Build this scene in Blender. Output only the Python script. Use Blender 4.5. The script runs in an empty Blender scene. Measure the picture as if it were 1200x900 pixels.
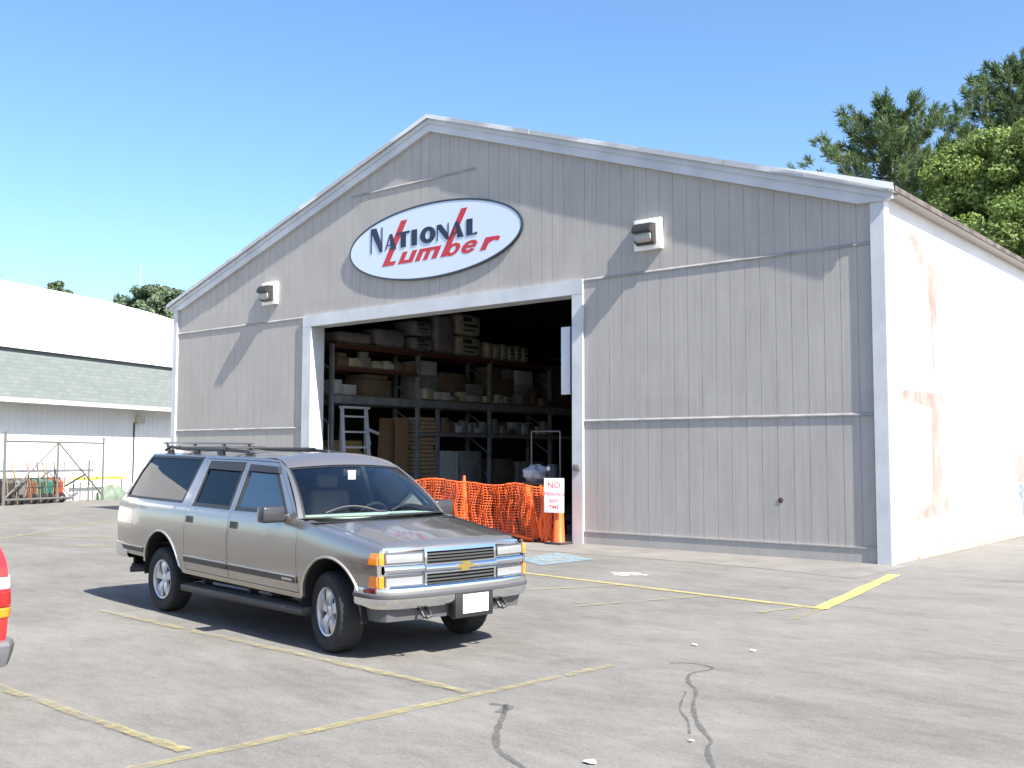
import bpy, bmesh, math, random
from mathutils import Vector, Matrix
from math import sin, cos, pi, radians
random.seed(7)
S = bpy.context.scene
C = S.collection

# ------------------------------------------------------------------ materials
def rgb(c): return (c[0], c[1], c[2], 1.0)
def nodes_of(m):
    m.use_nodes = True
    return m.node_tree.nodes, m.node_tree.links
def mat(name, col, rough=.6, metal=0, col2=None, scale=4, stretch=(1,1,1), bump=0, bscale=40, coat=0, spec=.5, detail=6, lo=.35, hi=.65, trans=0, sheen=0, emit=0):
    m = bpy.data.materials.new(name); n, l = nodes_of(m); b = n['Principled BSDF']
    b.inputs['Base Color'].default_value = rgb(col); b.inputs['Roughness'].default_value = rough
    b.inputs['Metallic'].default_value = metal; b.inputs['Coat Weight'].default_value = coat
    b.inputs['Coat Roughness'].default_value = .04
    b.inputs['Specular IOR Level'].default_value = spec
    if col2 or bump:
        tc = n.new('ShaderNodeTexCoord'); mp = n.new('ShaderNodeMapping'); mp.inputs['Scale'].default_value = stretch
        l.new(tc.outputs['Object'], mp.inputs['Vector'])
    if col2:
        t = n.new('ShaderNodeTexNoise'); t.inputs['Scale'].default_value = scale; t.inputs['Detail'].default_value = detail
        l.new(mp.outputs['Vector'], t.inputs['Vector'])
        r = n.new('ShaderNodeValToRGB'); r.color_ramp.elements[0].position = lo; r.color_ramp.elements[1].position = hi
        r.color_ramp.elements[0].color = rgb(col); r.color_ramp.elements[1].color = rgb(col2)
        l.new(t.outputs['Fac'], r.inputs['Fac']); l.new(r.outputs['Color'], b.inputs['Base Color'])
    if bump:
        t2 = n.new('ShaderNodeTexNoise'); t2.inputs['Scale'].default_value = bscale; t2.inputs['Detail'].default_value = 8
        l.new(mp.outputs['Vector'], t2.inputs['Vector'])
        bp = n.new('ShaderNodeBump'); bp.inputs['Strength'].default_value = bump; bp.inputs['Distance'].default_value = .02
        l.new(t2.outputs['Fac'], bp.inputs['Height']); l.new(bp.outputs['Normal'], b.inputs['Normal'])
    return m
def worn(name, col, scale=6, thr=.5, soft=.12, rough=.8, stretch=(1,1,1), col2=None):
    """paint that has worn through: noise cuts real gaps in the paint film"""
    m = mat(name, col, rough, col2=col2, scale=2); n, l = nodes_of(m); b = n['Principled BSDF']
    tc = n.new('ShaderNodeTexCoord'); mp = n.new('ShaderNodeMapping'); mp.inputs['Scale'].default_value = stretch
    l.new(tc.outputs['Object'], mp.inputs['Vector'])
    t = n.new('ShaderNodeTexNoise'); t.inputs['Scale'].default_value = scale; t.inputs['Detail'].default_value = 9; t.inputs['Roughness'].default_value = .7
    l.new(mp.outputs['Vector'], t.inputs['Vector'])
    r = n.new('ShaderNodeMapRange'); r.inputs['From Min'].default_value = thr - soft; r.inputs['From Max'].default_value = thr + soft
    l.new(t.outputs['Fac'], r.inputs['Value'])
    tr = n.new('ShaderNodeBsdfTransparent'); mx = n.new('ShaderNodeMixShader')
    l.new(r.outputs['Result'], mx.inputs['Fac']); l.new(tr.outputs[0], mx.inputs[1]); l.new(b.outputs[0], mx.inputs[2])
    l.new(mx.outputs[0], n['Material Output'].inputs['Surface'])
    return m
def glass(name, tint, ior=1.5, boost=1.0):
    m = bpy.data.materials.new(name); n, l = nodes_of(m); n.remove(n['Principled BSDF'])
    f = n.new('ShaderNodeFresnel'); f.inputs['IOR'].default_value = ior
    mu = n.new('ShaderNodeMath'); mu.operation = 'MULTIPLY'; mu.inputs[1].default_value = boost; mu.use_clamp = True
    l.new(f.outputs[0], mu.inputs[0])
    t = n.new('ShaderNodeBsdfTransparent'); t.inputs['Color'].default_value = rgb(tint)
    g = n.new('ShaderNodeBsdfGlossy'); g.inputs['Roughness'].default_value = .01
    x = n.new('ShaderNodeMixShader'); l.new(mu.outputs[0], x.inputs['Fac']); l.new(t.outputs[0], x.inputs[1]); l.new(g.outputs[0], x.inputs[2])
    l.new(x.outputs[0], n['Material Output'].inputs['Surface'])
    return m

M = {}
def siding_mat():
    """weathered grey paint on vertical plywood siding: board tone, streaks, blotches"""
    m = bpy.data.materials.new('grey_siding'); n, l = nodes_of(m); b = n['Principled BSDF']
    b.inputs['Roughness'].default_value = .75
    tc = n.new('ShaderNodeTexCoord'); sx = n.new('ShaderNodeSeparateXYZ'); l.new(tc.outputs['Object'], sx.inputs[0])
    def streak(sc, st, det):
        mp = n.new('ShaderNodeMapping'); mp.inputs['Scale'].default_value = st; l.new(tc.outputs['Object'], mp.inputs['Vector'])
        t = n.new('ShaderNodeTexNoise'); t.inputs['Scale'].default_value = sc; t.inputs['Detail'].default_value = det; t.inputs['Roughness'].default_value = .65
        l.new(mp.outputs['Vector'], t.inputs['Vector']); return t
    t1 = streak(1.0, (14, 1, .5), 6); t2 = streak(.55, (1, 1, 1), 5); t3 = streak(2.2, (1, 1, .45), 8)
    # one tone per 1.22 m sheet
    cx = n.new('ShaderNodeMath'); cx.operation = 'DIVIDE'; cx.inputs[1].default_value = 1.22; l.new(sx.outputs['X'], cx.inputs[0])
    fx = n.new('ShaderNodeMath'); fx.operation = 'FLOOR'; l.new(cx.outputs[0], fx.inputs[0])
    cz = n.new('ShaderNodeMath'); cz.operation = 'DIVIDE'; cz.inputs[1].default_value = 2.94; l.new(sx.outputs['Z'], cz.inputs[0])
    fz = n.new('ShaderNodeMath'); fz.operation = 'FLOOR'; l.new(cz.outputs[0], fz.inputs[0])
    cb = n.new('ShaderNodeCombineXYZ'); l.new(fx.outputs[0], cb.inputs[0]); l.new(fz.outputs[0], cb.inputs[1])
    wn = n.new('ShaderNodeTexWhiteNoise'); wn.noise_dimensions = '3D'; l.new(cb.outputs[0], wn.inputs['Vector'])
    a = n.new('ShaderNodeMath'); a.operation = 'MULTIPLY'; a.inputs[1].default_value = .5; l.new(t1.outputs['Fac'], a.inputs[0])
    b2 = n.new('ShaderNodeMath'); b2.operation = 'MULTIPLY_ADD'; b2.inputs[1].default_value = .35; l.new(t2.outputs['Fac'], b2.inputs[0]); l.new(a.outputs[0], b2.inputs[2])
    b3 = n.new('ShaderNodeMath'); b3.operation = 'MULTIPLY_ADD'; b3.inputs[1].default_value = .35; l.new(t3.outputs['Fac'], b3.inputs[0]); l.new(b2.outputs[0], b3.inputs[2])
    b4 = n.new('ShaderNodeMath'); b4.operation = 'MULTIPLY_ADD'; b4.inputs[1].default_value = .09; l.new(wn.outputs['Value'], b4.inputs[0]); l.new(b3.outputs[0], b4.inputs[2])
    r = n.new('ShaderNodeValToRGB'); e = r.color_ramp.elements
    e[0].position = .42; e[0].color = (.312, .290, .267, 1); e[1].position = .88; e[1].color = (.442, .414, .384, 1)
    l.new(b4.outputs[0], r.inputs['Fac']); l.new(r.outputs['Color'], b.inputs['Base Color'])
    bp = n.new('ShaderNodeBump'); bp.inputs['Strength'].default_value = .35; bp.inputs['Distance'].default_value = .01
    t4 = streak(3, (30, 1, 2), 6); l.new(t4.outputs['Fac'], bp.inputs['Height']); l.new(bp.outputs['Normal'], b.inputs['Normal'])
    return m
def asphalt_mat():
    m = bpy.data.materials.new('asphalt'); n, l = nodes_of(m); b = n['Principled BSDF']; b.inputs['Roughness'].default_value = .9
    b.inputs['Specular IOR Level'].default_value = .25
    tc = n.new('ShaderNodeTexCoord')
    def nz(sc, st, det, ro=.6, rot=0):
        mp = n.new('ShaderNodeMapping'); mp.inputs['Scale'].default_value = st; mp.inputs['Rotation'].default_value = (0, 0, rot)
        l.new(tc.outputs['Object'], mp.inputs['Vector'])
        t = n.new('ShaderNodeTexNoise'); t.inputs['Scale'].default_value = sc; t.inputs['Detail'].default_value = det; t.inputs['Roughness'].default_value = ro
        l.new(mp.outputs['Vector'], t.inputs['Vector']); return t
    big = nz(.22, (1, 1.0, 1), 4, .6, .7); mid = nz(.9, (.8, 1.7, 1), 7, .65, .7); fine = nz(30, (1, 1, 1), 6, .75); spk = nz(75, (1, 1, 1), 4, .85)
    def mad(src, k, add):
        x = n.new('ShaderNodeMath'); x.operation = 'MULTIPLY_ADD'; x.inputs[1].default_value = k; l.new(src.outputs[0], x.inputs[0])
        if add is None: x.inputs[2].default_value = 0
        else: l.new(add.outputs[0], x.inputs[2])
        return x
    med = nz(5, (.7, 1.5, 1), 8, .7, .3)
    s = mad(big, .25, None); s = mad(mid, .30, s); s = mad(med, .27, s); s = mad(fine, .32, s); s = mad(spk, .50, s)
    r = n.new('ShaderNodeValToRGB'); e = r.color_ramp.elements
    e[0].position = .60; e[0].color = (.072, .068, .061, 1); e[1].position = .93; e[1].color = (.205, .195, .178, 1)
    x = e.new(.79); x.color = (.140, .134, .122, 1)
    l.new(s.outputs[0], r.inputs['Fac'])
    # oil drips and dark scuffs with an outline of their own
    st = nz(.55, (1, 1.3, 1), 6, .7, .4); rr = n.new('ShaderNodeMapRange'); rr.inputs['From Min'].default_value = .60; rr.inputs['From Max'].default_value = .72
    rr.inputs['To Max'].default_value = .38
    l.new(st.outputs['Fac'], rr.inputs['Value'])
    mx = n.new('ShaderNodeMixRGB'); l.new(rr.outputs['Result'], mx.inputs['Fac']); l.new(r.outputs['Color'], mx.inputs[1]); mx.inputs[2].default_value = (.055, .055, .056, 1)
    l.new(mx.outputs[0], b.inputs['Base Color'])
    bp = n.new('ShaderNodeBump'); bp.inputs['Strength'].default_value = .5; bp.inputs['Distance'].default_value = .006
    l.new(spk.outputs['Fac'], bp.inputs['Height']); l.new(bp.outputs['Normal'], b.inputs['Normal'])
    return m
def leaf_mat(name, c1, c2, sc=.35):
    m = bpy.data.materials.new(name); n, l = nodes_of(m); b = n['Principled BSDF']; b.inputs['Roughness'].default_value = .55
    b.inputs['Specular IOR Level'].default_value = .3
    tc = n.new('ShaderNodeTexCoord'); t = n.new('ShaderNodeTexNoise'); t.inputs['Scale'].default_value = sc; t.inputs['Detail'].default_value = 8
    l.new(tc.outputs['Object'], t.inputs['Vector'])
    r = n.new('ShaderNodeValToRGB'); r.color_ramp.elements[0].position = .35; r.color_ramp.elements[1].position = .65
    r.color_ramp.elements[0].color = rgb(c1); r.color_ramp.elements[1].color = rgb(c2)
    l.new(t.outputs['Fac'], r.inputs['Fac']); l.new(r.outputs['Color'], b.inputs['Base Color'])
    tr = n.new('ShaderNodeBsdfTranslucent'); l.new(r.outputs['Color'], tr.inputs['Color'])
    mx = n.new('ShaderNodeMixShader'); mx.inputs['Fac'].default_value = .3
    l.new(b.outputs[0], mx.inputs[1]); l.new(tr.outputs[0], mx.inputs[2]); l.new(mx.outputs[0], n['Material Output'].inputs['Surface'])
    return m
def shingle_mat():
    m = bpy.data.materials.new('green_shingles'); n, l = nodes_of(m); b = n['Principled BSDF']; b.inputs['Roughness'].default_value = .85
    tc = n.new('ShaderNodeTexCoord'); mp = n.new('ShaderNodeMapping'); mp.inputs['Rotation'].default_value = (radians(90), 0, 0)
    l.new(tc.outputs['Object'], mp.inputs['Vector'])
    br = n.new('ShaderNodeTexBrick'); br.inputs['Scale'].default_value = 1; br.inputs['Brick Width'].default_value = .34; br.inputs['Row Height'].default_value = .15
    br.inputs['Mortar Size'].default_value = .006; br.inputs['Color1'].default_value = (.128, .149, .141, 1); br.inputs['Color2'].default_value = (.155, .176, .168, 1)
    br.inputs['Mortar'].default_value = (.095, .112, .106, 1)
    l.new(mp.outputs['Vector'], br.inputs['Vector']); l.new(br.outputs['Color'], b.inputs['Base Color'])
    return m

M['siding'] = siding_mat(); M['asphalt'] = asphalt_mat(); M['shingle'] = shingle_mat()
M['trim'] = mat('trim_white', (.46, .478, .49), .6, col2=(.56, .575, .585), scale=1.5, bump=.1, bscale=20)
M['flash'] = mat('drip_flashing', (.22, .21, .205), .7, col2=(.34, .33, .32), scale=2)
M['drip'] = mat('drip_edge_metal', (.40,.41,.42), .5, col2=(.66,.67,.67), scale=.7, stretch=(1,1,3), lo=.5, hi=.62)
M['white'] = mat('white_paint', (.76, .735, .715), .6, col2=(.83, .81, .79), scale=.8, bump=.1, bscale=15)
M['roofwhite'] = mat('white_roof', (.78, .78, .78), .5, col2=(.85, .85, .84), scale=.5)
M['fascia'] = mat('brown_fascia', (.06, .05, .045), .7, col2=(.15, .12, .105), scale=3)
M['rust'] = mat('rusty_edge', (.20, .10, .06), .8, col2=(.45, .40, .36), scale=9)
M['ghost'] = worn('faded_red_paint', (.33, .175, .14), 2.0, .40, .36, .7, (1, 1, .7))
M['ghostblue'] = worn('faded_blue_paint', (.10, .145, .25), 3, .44, .3, .7)
M['dark'] = mat('dark_interior', (.035, .032, .03), .9)
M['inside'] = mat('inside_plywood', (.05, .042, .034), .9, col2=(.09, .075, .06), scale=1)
M['slab'] = mat('concrete_slab', (.13, .125, .12), .85, col2=(.22, .21, .20), scale=.8)
M['apron'] = mat('concrete_apron', (.145, .136, .122), .9, col2=(.20, .187, .168), scale=1.2, bump=.3, bscale=60)
M['yellow'] = worn('worn_yellow_paint', (.36, .30, .13), 7, .53, .22, .8, col2=(.31, .265, .12))
M['yellowfaint'] = worn('faint_yellow_paint', (.32, .275, .14), 5, .56, .18, .8)
M['yellowsolid'] = worn('faded_yellow_paint', (.42, .35, .13), 7, .42, .2, .8)
M['yellownew'] = worn('bright_yellow_paint', (.56, .47, .13), 8, .38, .2, .8)
M['blue'] = worn('worn_blue_paint', (.20, .27, .305), 5, .38, .25, .8)
M['symbol'] = worn('worn_white_paint', (.36, .36, .27), 6, .50, .2, .8)
M['tar'] = mat('tar_filler', (.035, .035, .036), .75, col2=(.07, .07, .07), scale=8)
M['tarthin'] = worn('worn_tar', (.095, .092, .088), 7, .50, .2, .8)
M['paper'] = mat('paper', (.8, .8, .78), .8)
# pale spilled paint
M['spill'] = worn('spilled_paint', (.55, .54, .52), 9, .5, .12, .8)

# ------------------------------------------------------------------ builders
class MB:
    def __init__(s): s.bm = bmesh.new(); s.mi = 0
    def face(s, vs):
        try:
            f = s.bm.faces.new(vs); f.material_index = s.mi; f.smooth = True; return f
        except ValueError: return None
    def v(s, p): return s.bm.verts.new(p)
    def poly(s, pts): return s.face([s.v(p) for p in pts])
    def box(s, lo, hi, rot=None, org=None):
        (x0, y0, z0), (x1, y1, z1) = lo, hi
        P = [Vector(p) for p in ((x0,y0,z0),(x1,y0,z0),(x1,y1,z0),(x0,y1,z0),(x0,y0,z1),(x1,y0,z1),(x1,y1,z1),(x0,y1,z1))]
        if rot is not None:
            o = Vector(org) if org is not None else sum(P, Vector()) / 8
            P = [o + rot @ (p - o) for p in P]
        V = [s.v(p) for p in P]
        for q in ((3,2,1,0),(4,5,6,7),(0,1,5,4),(1,2,6,5),(2,3,7,6),(3,0,4,7)): s.face([V[i] for i in q])
    def bbox(s, lo, hi, b=.02, rot=None, org=None, seg=2):
        t = MB(); t.box(lo, hi, rot, org)
        bmesh.ops.bevel(t.bm, geom=t.bm.edges[:], offset=b, segments=seg, affect='EDGES', profile=.5)
        s.merge(t)
    def merge(s, t):
        mp = {v: s.bm.verts.new(v.co) for v in t.bm.verts}
        for f in t.bm.faces: s.face([mp[v] for v in f.verts])
        t.bm.free()
    def bar(s, a, b, w, h=None, up=(0,0,1)):
        a, b = Vector(a), Vector(b); h = h or w; d = (b - a).normalized(); up = Vector(up)
        if abs(d.dot(up)) > .98: up = Vector((1,0,0))
        x = d.cross(up).normalized() * w / 2; y = x.cross(d).normalized() * h / 2
        V = [s.v(p + sx * x + sy * y) for p in (a, b) for sx, sy in ((-1,-1),(1,-1),(1,1),(-1,1))]
        for q in ((0,1,2,3),(7,6,5,4),(0,4,5,1),(1,5,6,2),(2,6,7,3),(3,7,4,0)): s.face([V[i] for i in q])
    def tube(s, pts, r, n=8, cap=True):
        pts = [Vector(p) for p in pts]; rings = []
        rr = r if isinstance(r, (list, tuple)) else [r] * len(pts); prev = None
        for i, p in enumerate(pts):
            d = (pts[min(i+1, len(pts)-1)] - pts[max(i-1, 0)]).normalized()
            if prev is None:
                up = Vector((0,0,1)) if abs(d.z) < .95 else Vector((1,0,0)); x = d.cross(up).normalized()
            else: x = (prev - d * prev.dot(d)).normalized()
            prev = x; y = d.cross(x)
            rings.append([s.v(p + (x * cos(2*pi*k/n) + y * sin(2*pi*k/n)) * rr[i]) for k in range(n)])
        for A, B in zip(rings, rings[1:]):
            for k in range(n): s.face([A[k], A[(k+1)%n], B[(k+1)%n], B[k]])
        if cap: s.face(rings[0][::-1]); s.face(rings[-1])
    def lathe(s, prof, org=(0,0,0), ax=(0,0,1), n=32, close=False):
        ax = Vector(ax).normalized(); x = ax.orthogonal().normalized(); y = ax.cross(x); o = Vector(org); rings = []
        for r, h in prof:
            if r < 1e-6: rings.append([s.v(o + ax * h)])
            else: rings.append([s.v(o + ax * h + (x * cos(2*pi*k/n) + y * sin(2*pi*k/n)) * r) for k in range(n)])
        prs = list(zip(rings, rings[1:])) + ([(rings[-1], rings[0])] if close else [])
        for A, B in prs:
            for k in range(n):
                a, b, c, d = A[k % len(A)], A[(k+1) % len(A)], B[(k+1) % len(B)], B[k % len(B)]
                q = []
                for w in (a, b, c, d):
                    if w not in q: q.append(w)
                if len(q) > 2: s.face(q)
    def grid(s, f, nu, nv):
        V = [[s.v(f(i/nu, j/nv)) for j in range(nv+1)] for i in range(nu+1)]
        for i in range(nu):
            for j in range(nv): s.face([V[i][j], V[i+1][j], V[i+1][j+1], V[i][j+1]])
    def prism(s, pts, f, d0, d1):
        """2D outline (ccw) -> solid between depths d0, d1 through f(a, b, depth)"""
        A = [s.v(f(a, b, d0)) for a, b in pts]; B = [s.v(f(a, b, d1)) for a, b in pts]; n = len(pts)
        s.face(A[::-1]); s.face(B)
        for i in range(n): s.face([A[i], A[(i+1)%n], B[(i+1)%n], B[i]])
    def sweep(s, path, prof, close_ends=True):
        """profile (out, up) carried along a horizontal path"""
        path = [Vector(p) for p in path]; R = []
        for i, p in enumerate(path):
            d = path[min(i+1, len(path)-1)] - path[max(i-1, 0)]; d.z = 0; d.normalize(); o = Vector((d.y, -d.x, 0))
            R.append([s.v(p + o * a + Vector((0,0,b))) for a, b in prof])
        n = len(prof)
        for A, B in zip(R, R[1:]):
            for k in range(n): s.face([A[k], A[(k+1)%n], B[(k+1)%n], B[k]])
        if close_ends: s.face(R[0][::-1]); s.face(R[-1])
    def panel(s, outer, holes, f, gu=.12, gz=.06, ret=.02):
        t = bmesh.new()
        for lp in [outer] + holes:
            vs = [t.verts.new((u, z, 0)) for u, z in lp]
            for a, b in zip(vs, vs[1:] + vs[:1]): t.edges.new((a, b))
        bmesh.ops.triangle_fill(t, use_beauty=True, use_dissolve=False, edges=t.edges[:], normal=(0,0,1))
        us = [p[0] for p in outer]; zs = [p[1] for p in outer]
        for ax, g, lo, hi in ((0, gu, min(us), max(us)), (1, gz, min(zs), max(zs))):
            k = math.floor(lo / g) + 1
            while k * g < hi - 1e-4:
                co = [0,0,0]; no = [0,0,0]; co[ax] = k * g; no[ax] = 1
                bmesh.ops.bisect_plane(t, geom=t.verts[:] + t.edges[:] + t.faces[:], plane_co=co, plane_no=no, dist=1e-5); k += 1
        if ret:
            bd = [e for e in t.edges if len(e.link_faces) == 1]
            r = bmesh.ops.extrude_edge_only(t, edges=bd)
            for g in r['geom']:
                if isinstance(g, bmesh.types.BMVert): g.co.z = 1
        bmesh.ops.recalc_face_normals(t, faces=t.faces[:])
        mp = {v: s.bm.verts.new(f(v.co.x, v.co.y, ret * v.co.z)) for v in t.verts}
        for fc in t.faces: s.face([mp[v] for v in fc.verts])
        t.free()
    def build(s, name, m=None, parent=None, ang=32, loc=None, weld=0, recalc=True):
        if weld: bmesh.ops.remove_doubles(s.bm, verts=s.bm.verts[:], dist=weld)
        if recalc: bmesh.ops.recalc_face_normals(s.bm, faces=s.bm.faces[:])
        me = bpy.data.meshes.new(name); s.bm.to_mesh(me); s.bm.free()
        for x in (m if isinstance(m, (list, tuple)) else [m]):
            if x: me.materials.append(x)
        me.set_sharp_from_angle(angle=radians(ang))
        o = bpy.data.objects.new(name, me); C.objects.link(o)
        if parent: o.parent = parent
        if loc: o.location = loc
        return o
def thing(name, label, cat, loc=(0,0,0), rz=0, group=None):
    o = bpy.data.objects.new(name, None); C.objects.link(o); o.location = loc; o.rotation_euler = (0,0,rz); o.empty_display_size = .3
    return tag(o, label, cat, group)
def tag(o, label, cat, group=None):
    o['label'] = label; o['category'] = cat
    if group: o['group'] = group
    return o
def struct(o): o['kind'] = 'structure'; return o
def stuff(o): o['kind'] = 'stuff'; return o
def copy_thing(r, loc, rz, label):
    c = r.copy(); C.objects.link(c); c.location = loc; c.rotation_euler = (0,0,rz); c['label'] = label
    for ch in list(r.children):
        d = ch.copy(); C.objects.link(d); d.parent = c
        for g in ch.children:
            e = g.copy(); C.objects.link(e); e.parent = d
    return c
def box_part(name, lo, hi, m, parent, bev=0):
    b = MB(); (b.bbox(lo, hi, bev) if bev else b.box(lo, hi)); return b.build(name, m, parent)

# ------------------------------------------------------------------ ground
b = MB()
R = [0, 30, 80, 200, 500]
b.poly([(-500,-500,0),(500,-500,0),(500,500,0),(-500,500,0)])
struct(b.build('ground', M['asphalt']))
b = MB()
pts = []
for i in range(60):
    x = -21.6 + i * (21.9 / 59); pts.append((x, -1.45 - .22 * sin(x * .6) - .1 * random.random() - .75 * max(0, (x + 9) / 9), .004))
b.poly([(-21.6, -.0, .004)] + pts + [(.3, 0, .004)])
struct(b.build('apron', M['apron']))
def line(name, a, c, w, m, z=.008, n=14, jit=.008):
    b = MB(); a, c = Vector((*a, z)), Vector((*c, z)); d = (c - a).normalized(); p = Vector((-d.y, d.x, 0)) * w / 2
    L = [b.v(a + (c - a) * i / n + p * (1 + random.uniform(-jit, jit) / w * 4)) for i in range(n + 1)]
    Rr = [b.v(a + (c - a) * i / n - p * (1 + random.uniform(-jit, jit) / w * 4)) for i in range(n + 1)]
    for i in range(n): b.face([Rr[i], Rr[i+1], L[i+1], L[i]])
    return struct(b.build(name, m))
line('parking_line', (-4.6, -4.87), (1.20, -5.55), .12, M['yellowsolid'], .008)
line('parking_line', (1.15, -5.58), (.57, -1.46), .17, M['yellownew'], .012)
line('parking_line', (1.15, -5.62), (1.24, -6.5), .10, M['yellowfaint'], .008)
line('parking_line', (.55, -15.2), (1.04, -10.55), .09, M['yellow'], .008)
line('parking_line', (1.045, -10.5), (1.11, -9.9), .08, M['yellowfaint'], .008)
line('parking_line', (.84, -11.46), (-.9, -11.36), .09, M['yellow'], .012)
line('parking_line', (-.9, -11.36), (-5.2, -11.15), .09, M['yellowfaint'], .012)
line('parking_line', (.57, -13.75), (-.35, -13.73), .085, M['yellow'], .012)
line('parking_line', (-.35, -13.73), (-5.0, -13.62), .085, M['yellowfaint'], .012)
line('parking_line', (-2.75, -6.8), (-1.9, -5.22), .09, M['yellowfaint'], .012)
line('parking_line', (-1.2, -7.3), (-.45, -5.42), .09, M['yellowfaint'], .012)
line('parking_line', (.72, -6.3), (.9, -5.6), .09, M['yellow'], .012)
line('parking_line', (-16.2, -7.6), (-21.5, -1.2), .13, M['yellow'], .008)
line('parking_line', (-14.6, -8.1), (-12.0, -5.6), .11, M['yellow'], .008)
line('parking_line', (-17.5, -6.6), (-13.5, -5.2), .11, M['yellow'], .012)
line('parking_line', (-19.5, -8.3), (-24.5, -1.6), .11, M['yellowfaint'], .008)
# worn blue square with a pale seated-figure symbol
b = MB(); b.poly([(-5.36,-3.35,.008),(-4.36,-3.92,.008),(-4.24,-2.55,.008),(-5.50,-1.98,.008)]); struct(b.build('blue_marking', M['blue']))
b = MB(); o = Vector((-4.86, -2.93, .012))
def sy(x, y): return (o.x + x * .9 - y * .10, o.y - x * .5 + y * .95 + .03, .012)
for k in range(20):
    a0, a1 = radians(150 + k * 12), radians(150 + (k + 1) * 12)
    b.poly([sy(.22*cos(a0), -.1+.22*sin(a0)), sy(.22*cos(a1), -.1+.22*sin(a1)), sy(.30*cos(a1), -.1+.30*sin(a1)), sy(.30*cos(a0), -.1+.30*sin(a0))])
b.poly([sy(-.05,.0), sy(.03,.0), sy(.03,.32), sy(-.05,.32)]); b.poly([sy(.03,.0), sy(.2,.0), sy(.2,.08), sy(.03,.08)])
b.poly([sy(.2,-.25), sy(.28,-.25), sy(.28,.08), sy(.2,.08)]); b.poly([sy(-.09,.36), sy(.05,.36), sy(.05,.48), sy(-.09,.48)])
struct(b.build('symbol_marking', M['symbol']))
def seam(pts, w, m):
    b = MB(); P = [Vector((x, y, .005)) for x, y in pts]; Q = []
    for i in range(len(P) - 1):
        for k in range(4):
            t = k / 4; p0, p1, p2, p3 = P[max(i-1,0)], P[i], P[i+1], P[min(i+2, len(P)-1)]
            Q.append(.5 * ((2*p1) + (p2-p0)*t + (2*p0-5*p1+4*p2-p3)*t*t + (3*p1-p0-3*p2+p3)*t**3))
    Q.append(P[-1]); L = []; Rr = []
    for i, q in enumerate(Q):
        d = (Q[min(i+1, len(Q)-1)] - Q[max(i-1, 0)]).normalized(); n = Vector((-d.y, d.x, 0)); ww = w * random.uniform(.6, 1.3) / 2
        L.append(b.v(q + n * ww)); Rr.append(b.v(q - n * ww))
    for i in range(len(Q) - 1): b.face([L[i], L[i+1], Rr[i+1], Rr[i]])
    struct(b.build('tar_seam', m))
seam([(1.3,-11.55),(1.45,-11.75),(1.61,-11.99),(1.79,-12.24),(2.02,-12.49),(2.23,-12.6),(2.45,-12.72),(2.75,-12.95)], .045, M['tarthin'])
seam([(1.2,-11.62),(1.36,-11.6),(1.42,-11.78)], .07, M['tarthin'])
seam([(1.45,-9.5),(1.6,-9.36),(1.84,-9.44),(1.80,-9.75),(1.95,-10.05),(2.15,-10.28),(2.38,-10.73),(2.67,-11.16),(2.92,-11.45),(2.98,-11.6),(3.11,-11.81),(3.4,-12.2)], .034, M['tarthin'])
seam([(2.1,-10.35),(2.34,-10.85),(2.55,-11.1),(2.73,-11.39)], .02, M['tarthin'])
b = MB()
for q in range(26):
    a = 2*pi*q/26; pts and None
b.poly([(-2.6 + .30*(1+.35*sin(3*a*1.0))*cos(a), -4.02 + .22*(1+.3*cos(4*a))*sin(a), .006) for a in [2*pi*q/26 for q in range(26)]])
struct(b.build('paint_spill_marking', M['spill']))
scr = [((1.19,-8.61),.024,'white paper scrap lying beside the faint end of the yellow line'), ((1.75,-8.53),.019,'small white scrap on bare asphalt beyond the curling crack'),
       ((2.61,-12.35),.03,'folded white scrap near the bottom edge between two cracks'), ((2.84,-11.56),.014,'tiny white scrap touching the long tar crack')]
for (x, y), r, lb in scr:
    b = MB(); a0 = random.random()*6
    P = [Vector((x + r*1.5*cos(a0+k*1.25)*random.uniform(.7,1.2), y + r*sin(a0+k*1.25), .012 + (.012 if k % 2 else 0) * random.random())) for k in range(5)]
    b.prism([(0,0),(1,0),(2,0),(3,0),(4,0)], lambda i, _, d: P[int(i)] + Vector((0,0,d)), 0, .004)
    tag(b.build('paper_scrap', M['paper'], ang=20), lb, 'litter', 'paper scraps on the asphalt')

# ------------------------------------------------------------------ warehouse
W0, W1, D, EZ, PZ_, PX = -21.55, 0.0, 24.0, 6.15, 9.62, -10.77
def wall_top(x): return EZ + (PZ_ - EZ) * (1 - abs(x - PX) / (PX - W0))
OL, OR_, OT = -15.08, -6.56, 5.19
wh = thing('warehouse', 'big grey gabled warehouse with an open loading door and an oval sign', 'warehouse')
b = MB()
def column(x0, x1, y):
    x0c = x0; segs = []
    zz = [(0.0, None)]
    if OL - 1e-6 <= x0 and x1 <= OR_ + 1e-6: zz = [(OT, None)]
    for z0, _ in zz:
        b.poly([(x0, y, z0), (x1, y, z0), (x1, y, wall_top(x1)), (x0, y, wall_top(x0))])
    return zz[0][0]
xs = [W0]
x = W0
cuts = sorted([OL, OR_, PX])
while x < W1 - 1e-6:
    nx = min(x + .305, W1)
    for c_ in cuts:
        if x + 1e-4 < c_ < nx - 1e-4: nx = c_
    xs.append(nx); x = nx
for x0, x1 in zip(xs, xs[1:]):
    g = .012 if x1 - x0 > .1 else 0
    if x1 in cuts or x1 >= W1: g = 0
    z0 = column(x0, x1 - g, 0)
    if g:
        column(x1 - g, x1, .006)
        for xx in (x1 - g, x1): b.poly([(xx, 0, z0), (xx, .006, z0), (xx, .006, wall_top(xx)), (xx, 0, wall_top(xx))])
b.build('front_wall', M['siding'], wh, recalc=False)
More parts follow.
